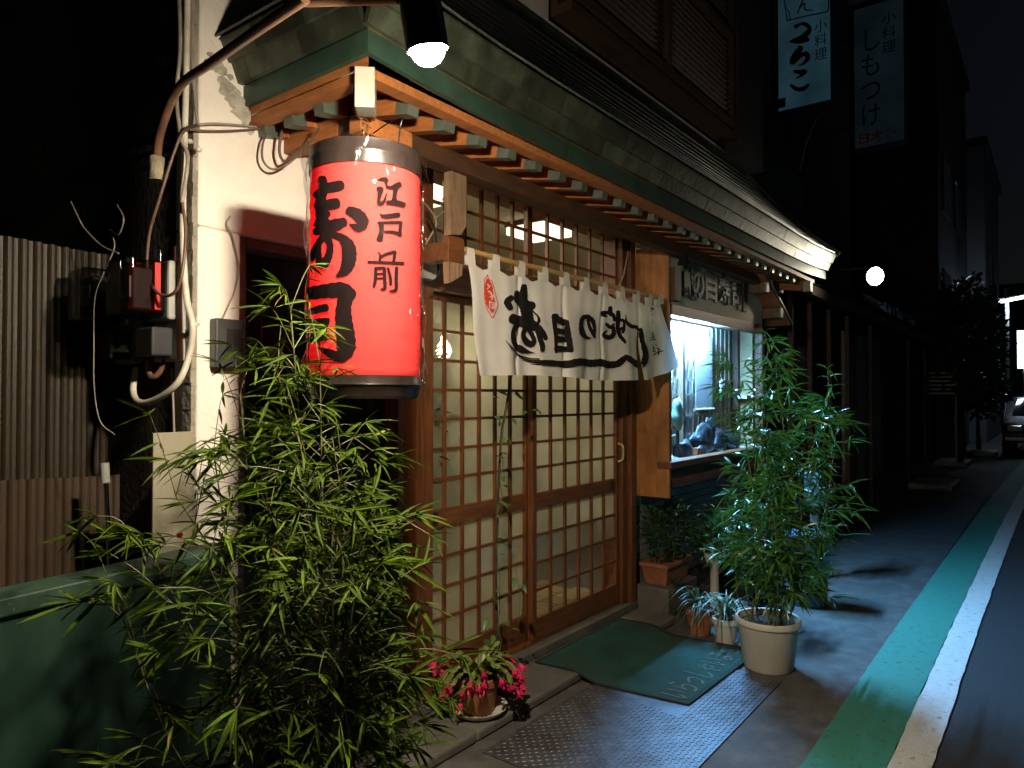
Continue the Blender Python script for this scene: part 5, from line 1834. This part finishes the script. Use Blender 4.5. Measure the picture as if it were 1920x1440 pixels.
cab('conduit', 'brown conduit rising behind the meters', [at(318, 540, x=1.25), at(317, 630, x=1.25), at(308, 680, x=1.24), at(292, 705, x=1.22), at(280, 700, x=1.21), at(278, 675, x=1.21)], 0.010, PIPEB)
cab('conduit', 'slim grey conduit descending beside the grey board', [at(322, 690, x=1.25), at(325, 760, x=1.25), at(327, 830, x=1.25)], 0.004, CABLE)
for i, (px, py) in enumerate(((372, 280), (355, 265), (366, 608))):
    o_ = blob(at(px, py, x=1.255), (0.014, 0.014, 0.011), 50 + i, CABLEW, 'cable_clip', None, 1)
    tag(o_, ('white knob shaped clip on the rough wall corner under the canopy', 'upper small white clip beside the cable bundle', 'white clip holding the conduit at its lower bend')[i], 'clip')
mp_ = thing('metal_pole', 'slim shiny metal pole leaning on the corrugated fence behind the green wall', 'pole', at(208, 1090, d=2.55))
MB().tube([at(208, 1095, d=2.5), at(198, 900, d=2.5)], 0.008, 10).build('shaft', CHROME, mp_, True)
MB().tube([at(198, 905, d=2.5), at(196, 868, d=2.5)], 0.015, 10).build('grip', GREYP, mp_, True)
rl = thing('red_reflector', 'small red reflector bead near the bamboo leaves above the green wall', 'reflector', at(337, 1003, d=2.1))
blob(at(337, 1003, d=2.1), (.009, .009, .011), 61, mat('red_glow_plastic', (0.6, 0.02, 0.01), 0.2, 0.05), 'bead', rl, 2)
bxx = thing('intercom_box', 'black ribbed box fixed at the edge of the side doorway', 'box', (1.38, -0.02, 1.6))
MB().box(1.325, 1.435, -0.045, -0.002, 1.60, 1.77).build('case', DKGREY, bxx, bevel=0.005)
for k in range(9):
    MB().box(1.365 + k * 0.0068, 1.3685 + k * 0.0068, -0.0475, -0.0452, 1.655, 1.735).build('rib', BLACKM, bxx)

# ================================================================== things to the right of the restaurant
bc = Vector((5.35, -0.93, 0.0068))
bt = thing('storage_bin', 'blue grey plastic bin with a domed lid behind the potted bamboo', 'bin', bc)
MB().lathe([(0, 0), (.11, 0), (.12, .01), (.145, .44), (.155, .45), (.155, .48), (.14, .48)], bc, 32).build('body', BLUEP, bt, True)
MB().lathe([(.158, .48), (.16, .495), (.145, .515), (.08, .535), (.0, .54)], bc, 32).build('lid', BLUEP, bt, True)
MB().tube([bc + Vector((-.05, 0, .535)), bc + Vector((0, 0, .565)), bc + Vector((.05, 0, .535))], 0.008, 8).build('handle', BLUEP, bt, True)
cb = thing('meter_cabinet', 'small pale cabinet on a post behind the bin', 'cabinet', (6.15, -0.75, 0.0065))
MB().box(6.05, 6.25, -0.83, -0.71, 0.60, 0.88).build('case', mat('ac_paint', (0.08, 0.09, 0.1), 0.5, 0.1), cb, bevel=0.01)
MB().box(6.07, 6.23, -0.84, -0.8305, 0.63, 0.85).build('door', mat('ac_paint', (0.2, 0.22, 0.23)), cb, bevel=0.004)
MB().box(6.12, 6.18, -0.80, -0.74, 0.0068, 0.5995).build('post', CONC, cb)

# neighbouring shop: dark timber front with posts, low tin eave
nb = thing('neighbour_house', 'dark low shop house with timber posts and a sagging tin eave', 'building', (12, 1, 0))
MB().box(6.80, 18.5, 0.15, 4.0, 0, 3.0).build('wall', DARKW, nb)
for x, z0, z1 in ((7.2, 0.0, 2.55), (7.9, 0, 2.5), (8.7, 0, 2.5), (9.6, 0, 2.5), (11, 0, 2.5), (14.2, 0, 2.5), (16.2, 0, 2.5)):
    MB().box(x, x + 0.045, -0.30, -0.255, z0, z1).build('post', WOODD, nb)
MB().box(11.2, 13.9, 0.10, 0.149, 0.15, 2.45).build('pale_panel', mat('pale_wall', (0.30, 0.30, 0.30), 0.8, 0.15, 3), nb)
for k, x in enumerate((7.3, 7.95, 8.75)):
    MB().box(x, x + 0.55, 0.08, 0.149, 0.9, 2.1).build('window', GLASS, nb)
    MB().box(x, x + 0.55, 0.07, 0.149, 0.86, 0.8995).build('window_sill', WOODD, nb)
for i in range(24):
    x = 7.0 + i * 0.48
    dz = 0.025 * math.sin(i * 1.7)
    mb = MB().add([(x, -0.55, 2.55 + dz), (x + 0.47, -0.55, 2.55 + 0.025 * math.sin((i + 1) * 1.7)), (x + 0.47, 0.8, 3.25), (x, 0.8, 3.25)], [(0, 1, 2, 3)])
    mb.build('tin_sheet', SLATE, nb)
MB().beam((7.0, -0.5, 2.5), (18.5, -0.5, 2.5), 0.08, 0.09).build('eave_beam', WOODD, nb)
for i in range(5):      # crumpled sheet on the eave
    x = 10.2 + i * 0.5
    mb = MB()
    for a in range(7):
        for b in range(4):
            mb.v.append((x + a * 0.09, -0.6 + b * 0.09, 2.66 + 0.08 * math.sin(a * 2.1 + i) * math.cos(b * 1.9) + 0.05 * b))
    for a in range(6):
        for b in range(3):
            q0 = a * 4 + b
            mb.f.append((q0, q0 + 4, q0 + 5, q0 + 1))
    mb.build('crumpled_sheet', mat('foil_sheet', (0.45, 0.5, 0.55), 0.25, 0.2, 10, 0.4, 20, metal=0.7), nb)
MB().box(7.0, 9.4, 0.2, 0.3, 2.9, 4.25).build('green_tarp', mat('dark_green_tarp', (0.01, 0.045, 0.025), 0.7, 0.3, 3), nb)
MB().box(6.9, 14.0, 0.6, 5, 2.9, 11).build('upper_wall', DARKW, nb)

# vertical shop signs on the upper wall
def lightbox(name, label, x, y0, y1, z0, z1, e, th=0.22):
    t_ = thing(name, label, 'sign', (x, (y0 + y1) / 2, z0))
    MB().box(x + 0.006, x + th, y0, y1, z0, z1).build('case', DARKW, t_)
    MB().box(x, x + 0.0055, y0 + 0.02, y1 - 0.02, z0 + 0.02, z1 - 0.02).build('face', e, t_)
    MB().tube([(x + th / 2, y1 - 0.01, z0 + 0.4), (x + th / 2, 0.65, z0 + 0.4)], 0.03, 8).build('bracket', BLACKM, t_)
    MB().tube([(x + th / 2, y1 - 0.01, z1 - 0.4), (x + th / 2, 0.65, z1 - 0.4)], 0.03, 8).build('bracket', BLACKM, t_)
    return t_


def lit_face(name, c1, c2, z0, z1, s):
    m = emit(name, c1, s)
    return m


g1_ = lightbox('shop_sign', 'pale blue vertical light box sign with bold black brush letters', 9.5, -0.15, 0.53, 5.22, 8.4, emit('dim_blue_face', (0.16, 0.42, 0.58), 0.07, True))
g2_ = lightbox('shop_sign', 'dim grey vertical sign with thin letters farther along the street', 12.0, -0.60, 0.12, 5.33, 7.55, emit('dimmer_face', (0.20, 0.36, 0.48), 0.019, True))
proj1 = lambda px, py, l: at(px, py, x=9.5 - l)
sg1 = [
    [(255, 250, 40), (300, 225, 25), (345, 225, 40), (385, 260, 40), (365, 310, 50), (300, 355, 45), (240, 380, 45)], [(210, 385, 25), (290, 390, 35), (370, 365, 45)],
    [(290, 445, 45), (315, 445, 30), (280, 480, 60), (230, 550, 50), (220, 590, 35)], [(235, 590, 30), (300, 520, 40), (355, 500, 45), (370, 540, 45), (330, 590, 25), (275, 615, 5)],
    [(245, 665, 30), (300, 670, 45), (345, 665, 40), (310, 700, 30), (250, 738, 4)], [(215, 795, 30), (270, 830, 40), (330, 825, 40), (375, 790, 30)],
]
ink('brush_letter', sg1, 4.964, 1440, 0, proj1, INKB, g1_, base=0.004)
ink('frame_line', [[(150, -40, 10), (165, 90, 10), (180, 190, 12)], [(150, 60, 8), (195, 110, 8), (205, 180, 10)], [(175, 192, 12), (350, 150, 12), (530, 112, 12), (560, 85, 12), (565, -30, 12)]], 4.964, 1440, 0, proj1, INKU, g1_, base=0.004)
ink('brush_letter', [[(335, -20, 14), (300, 60, 16), (275, 125, 10)], [(300, 70, 10), (340, 30, 14), (345, 90, 16), (420, 95, 8)]], 4.964, 1440, 0, proj1, mat('faded_red_ink', (0.25, 0.08, 0.08), 0.8), g1_, base=0.004)
for k, ch in enumerate('小料理'):
    c = at(1440 + 490 / 4.964, (230 + k * 130) / 4.964, x=9.496)
    text('small_letter', ch, 0.16, 0.17, INKU, (9.495, c.y + 0.08, c.z - 0.08), (0, -1, 0), (0, 0, 1), g1_)
MB().box(9.4945, 9.4995, 0.42, 0.51, 5.28, 5.40).build('seal', mat('faded_red_ink', (0.25, 0.08, 0.08)), g1_)
proj2 = lambda px, py, l: at(px, py, x=12.0 - l)
for k, ch in enumerate('しもつけ'):
    c = at(1440 + 955 / 4.964, (350 + k * 233) / 4.964, x=11.996)
    text('letter', ch, 0.32, 0.40, INKB, (11.995, c.y + 0.16, c.z - 0.18), (0, -1, 0), (0, 0, 1), g2_)
for k, ch in enumerate('小料理'):
    c = at(1440 + 1125 / 4.964, (150 + k * 135) / 4.964, x=11.996)
    text('small_letter', ch, 0.2, 0.21, INKB, (11.995, c.y + 0.10, c.z - 0.10), (0, -1, 0), (0, 0, 1), g2_)
for k, ch in enumerate('日本盛'):
    c = at(1440 + (895 + k * 120) / 4.964, (1280 - k * 22) / 4.964, x=11.996)
    text('red_letter', ch, 0.19, 0.18, mat('dark_red_ink', (0.35, 0.03, 0.03), 0.8), (11.995, c.y + 0.10, c.z - 0.08), (0, -1, 0), (0, 0, 1), g2_, 0, 0.03)

# lamps of the street
lp = at(1640, 518, x=7.3)
sl1 = thing('flood_lamp', 'bright warm floodlight on a bracket beyond the canopy facing the restaurant', 'lamp', lp + Vector((0.3, 0.5, 0)))
fa = (Vector((5.3, -0.33, 2.38)) - lp).normalized()
fq = fa.to_track_quat('Z', 'Y').to_matrix().to_4x4()
fo_ = MB().lathe([(0.085, 0.0), (0.092, 0.0), (0.09, -0.06), (0.06, -0.12), (0.03, -0.16), (0.0, -0.165)], n=28).build('housing', BLACKM, sl1, True)
fo_.matrix_basis = Matrix.Translation(lp) @ fq
fo_ = MB().lathe([(0.0, 0.02), (0.04, 0.016), (0.07, 0.004), (0.083, -0.012)], n=24).build('lens', emit('flood_lens_glow', (1.0, 0.93, 0.74), 45.0), sl1, True)
fo_.matrix_basis = Matrix.Translation(lp) @ fq
MB().tube(catmull([lp - fa * 0.15, lp + Vector((0.25, .1, .12)), lp + Vector((0.3, .9, .15))], 5), 0.014, 8).build('arm', BLACKM, sl1, True)
ld = bpy.data.lights.new('flood_lamp_light', 'SPOT'); ld.energy = 20; ld.color = (1.0, .88, .64); ld.shadow_soft_size = 0.06
ld.spot_size = math.radians(46); ld.spot_blend = 0.6
o = bpy.data.objects.new('flood_lamp_light', ld); COL.objects.link(o); o.location = lp + fa * 0.04
o.rotation_euler = fa.to_track_quat('-Z', 'Y').to_euler()
sl2 = thing('street_lamp', 'white fluorescent street lamp on a slim grey pole at the far right', 'lamp', (24.0, -1.3, 0))
c = at(1898, 560, d=20.0)
MB().beam(c + Vector((-0.45, 0.22, -0.10)), c + Vector((0.55, -0.27, 0.10)), 0.16, 0.09).build('tube_cover', emit('far_tube_glow', (0.75, 0.9, 1.0), 14.0), sl2)
MB().beam(c + Vector((-0.45, 0.22, -0.035)), c + Vector((0.55, -0.27, 0.165)), 0.2, 0.04).build('hood', GREYP, sl2)
b0 = at(1888, 600, d=20.0)
MB().tube([(b0.x, b0.y, 0), (b0.x, b0.y, c.z + 0.3)], 0.05, 10).build('pole', mat('pole_paint', (0.3, 0.32, 0.33), 0.4), sl2, True)
MB().tube([(b0.x, b0.y, c.z + 0.05), c + Vector((0, 0, .05))], 0.03, 8).build('arm', GREYP, sl2, True)
ld = bpy.data.lights.new('far_lamp_light', 'POINT'); ld.energy = 50; ld.color = (.65, .82, 1.0); ld.shadow_soft_size = 0.2
o = bpy.data.objects.new('far_lamp_light', ld); COL.objects.link(o); o.location = c + Vector((-0.2, 0, -0.35))

# far buildings
def block(name, label, x0, x1, y0, y1, h, m, wins=()):
    t_ = thing(name, label, 'building', ((x0 + x1) / 2, (y0 + y1) / 2, 0))
    MB().box(x0, x1, y0, y1, 0, h).build('wall', m, t_)
    MB().box(x0 - .1, x1 + .1, y0 - .1, y1 + .1, h + .0005, h + .25).build('roof', DARKW, t_)
    for (a, z0, z1, sp) in wins:
        fy = y0 - 0.03
        f_ = MB().box(a, a + sp, fy, y0 - .0005, z0, z1).build('window', DARKW, t_)
        MB().box(a + .05, a + sp - .05, fy - .012, fy - .0005, z0 + .05, z1 - .05).build('pane', GLASS, f_)
    return t_


pale = mat('pale_concrete', (0.16, 0.18, 0.2), 0.8, 0.12, 2, 0.1, 30)
block('far_building', 'pale concrete building with small windows beyond the trees', 27, 34, -0.6, 6, 9.5, pale, [(28, 2, 3.4, 1.4), (30.5, 2, 3.4, 1.4), (28, 5, 6.4, 1.4), (30.5, 5, 6.4, 1.4)])
block('far_building', 'tall dark building behind the tin eave house', 19.2, 26, -0.2, 6, 11, DARKW, [(20, 3.4, 4.6, 1.5), (22.5, 3.4, 4.6, 1.5), (20, 6, 7.4, 1.5), (22.5, 6, 7.4, 1.5)])
t_ = block('far_building', 'distant dark building closing the end of the street', 60, 70, -12, 10, 9, DARKW)
lb = thing('lit_sign', 'glowing white blue sign box at the far end of the street', 'sign', at(1918, 690, d=30))
c = at(1921, 655, d=30)
MB().box(c.x, c.x + .2, c.y - 0.25, c.y + 0.25, c.z - 0.8, c.z + 0.8).build('face', emit('far_sign_glow', (0.62, 0.83, 1.0), 5.0), lb)
MB().tube([(c.x + .1, c.y, 0), (c.x + .1, c.y, c.z - .8)], 0.06, 8).build('pole', GREYP, lb, True)
MB().box(c.x - .01, c.x + .21, c.y - .27, c.y + .27, c.z + .8005, c.z + .86).build('cap', GREYP, lb)

# louvred vent lit from the far lamp
lvv = thing('slatted_screen', 'pale slatted screen catching blue light under the far tree', 'screen', (17.2, -0.3, 1.6))
for k in range(6):
    MB().cbox((17.2, -0.42, 1.55 + k * 0.085), 0.03, 0.55, 0.035).build('slat', mat('pale_slat', (0.5, 0.53, 0.55), 0.5), lvv)
MB().box(17.19, 17.23, -0.72, -0.7, 0, 2.1).build('post', GREYP, lvv)

# trees and hedge plants far along the pavement
def tree(label, base, h, r, n, rs, leafm):
    t_ = thing('street_tree', label, 'tree', base, 'trees along the far pavement')
    b_ = Vector(base)
    MB().tube(catmull([b_, b_ + Vector((.03, .02, h * .3)), b_ + Vector((0, 0, h * .75))], 5), [.06 - .004 * i for i in range(11)], 8).build('trunk', BARK, t_, True)
    for k in range(5):
        a = k * 1.3
        MB().tube(catmull([b_ + Vector((0, 0, h * .45)), b_ + Vector((r * .4 * math.cos(a), r * .4 * math.sin(a), h * .62)), b_ + Vector((r * .8 * math.cos(a), r * .8 * math.sin(a), h * .8))], 4), [.03 - .003 * i for i in range(9)], 6).build('limb', BARK, t_, True)
    me = leafmesh(0.24, 0.12, leafm, name='leaf', n=2)
    bush(t_, b_ + Vector((0, 0, h * .72)), r, r, h * .3, n, me, rs, leafm, 'crown', 0)


tree('dark evergreen tree over the slatted screen beyond the shop', (17.6, -0.75, 0), 3.6, 0.75, 1500, rs, LEAFD)
tree('taller dark tree before the pale concrete building', (20.5, -0.55, 0), 4.2, 0.7, 1500, rs, LEAFD)
tree('low bushy tree near the parked car', (22.0, -0.75, 0), 2.4, 0.55, 1300, rs, LEAFD)
for i, (x, y) in enumerate(((18.0, -0.55), (21.4, -0.85), (13.4, -0.75))):
    o_ = MB().box(x - 0.55, x + 0.6, y - 0.32, y + 0.3, 0.0068, 0.11).build('kerb_ramp', mat('ramp_concrete', (0.32, 0.34, 0.35), 0.6, 0.15, 6), None, bevel=0.03)
    tag(o_, ('low pale kerb ramp under the far tree', 'low pale kerb ramp beside the parked car', 'low pale kerb ramp nearest the restaurant')[i], 'ramp', 'kerb ramps along the far pavement')

# parked car at the right edge
car = thing('parked_car', 'silver car parked facing the camera at the far right edge', 'car', (23.5, -2.1, 0))
cp = mat('silver_paint', (0.16, 0.17, 0.18), 0.25, 0.05, 3, metal=0.5, coat=0.6)
prof_ = [(21.3, 0.35), (21.25, 0.55), (21.35, 0.78), (22.3, 0.98), (23.0, 1.42), (24.6, 1.46), (25.4, 1.0), (25.6, 0.9), (25.6, 0.35)]
mb = MB()
nP = len(prof_)
for y, s_ in ((-2.98, .93), (-2.90, 1.0), (-1.36, 1.0), (-1.28, .93)):
    for x, z in prof_:
        mb.v.append((x + (0.06 if s_ < 1 and x < 22 else 0), y, 0.3 + (z - 0.3) * (1 if z < 1.0 else s_)))
for j in range(3):
    for i in range(nP):
        a, b = j * nP + i, j * nP + (i + 1) % nP
        mb.f.append((a, b, b + nP, a + nP))
mb.f += [tuple(range(nP)), tuple(range(4 * nP - 1, 3 * nP - 1, -1))]
mb.build('body', cp, car, True, bevel=0.02)
mb = MB().add([(22.33, -2.82, 1.01), (22.33, -1.44, 1.01), (22.97, -1.55, 1.405), (22.97, -2.71, 1.405)], [(0, 1, 2, 3)])
o_ = mb.build('windscreen', mat('car_glass', (0.01, 0.012, 0.014), 0.05, 0.1), car); o_.location = (-0.012, 0, 0.012)
for y in (-2.72, -1.54):
    hl = MB().cbox((21.30, y, 0.70), 0.07, 0.30, 0.13).build('headlight', mat('headlamp_glass', (0.75, 0.8, 0.85), 0.1, 0.05), car, bevel=0.02)
MB().cbox((21.26, -2.13, 0.66), 0.05, 0.75, 0.10).build('grille', BLACKM, car)
MB().cbox((21.22, -2.13, 0.45), 0.09, 1.62, 0.14).build('bumper', cp, car, bevel=0.03)
MB().cbox((21.165, -2.13, 0.45), 0.012, 0.34, 0.15).build('number_plate', mat('plate_white', (0.7, 0.7, 0.68), 0.5), car)
for x in (22.0, 24.8):
    for y in (-2.9, -1.36):
        wv = MB().tube([(x, y - 0.1, 0.31), (x, y + 0.1, 0.31)], 0.305, 20).build('wheel', mat('tyre', (0.015, 0.015, 0.015), 0.8), car)
        MB().tube([(x, y - 0.105, 0.31), (x, y + 0.105, 0.31)], 0.18, 14).build('rim', CHROME, wv)
for y in (-3.02, -1.24):
    MB().cbox((22.65, y, 1.03), 0.12, 0.16, 0.11).build('mirror', cp, car, bevel=0.02)

# overhead wire between the shop and its neighbour
cab('power_wire', 'thin wire hanging below the pale blue sign', [at(1532, 222, x=9.4), at(1515, 260, x=9.2), at(1500, 320, x=9.0)], 0.006, CABLE, 'wires over the street')
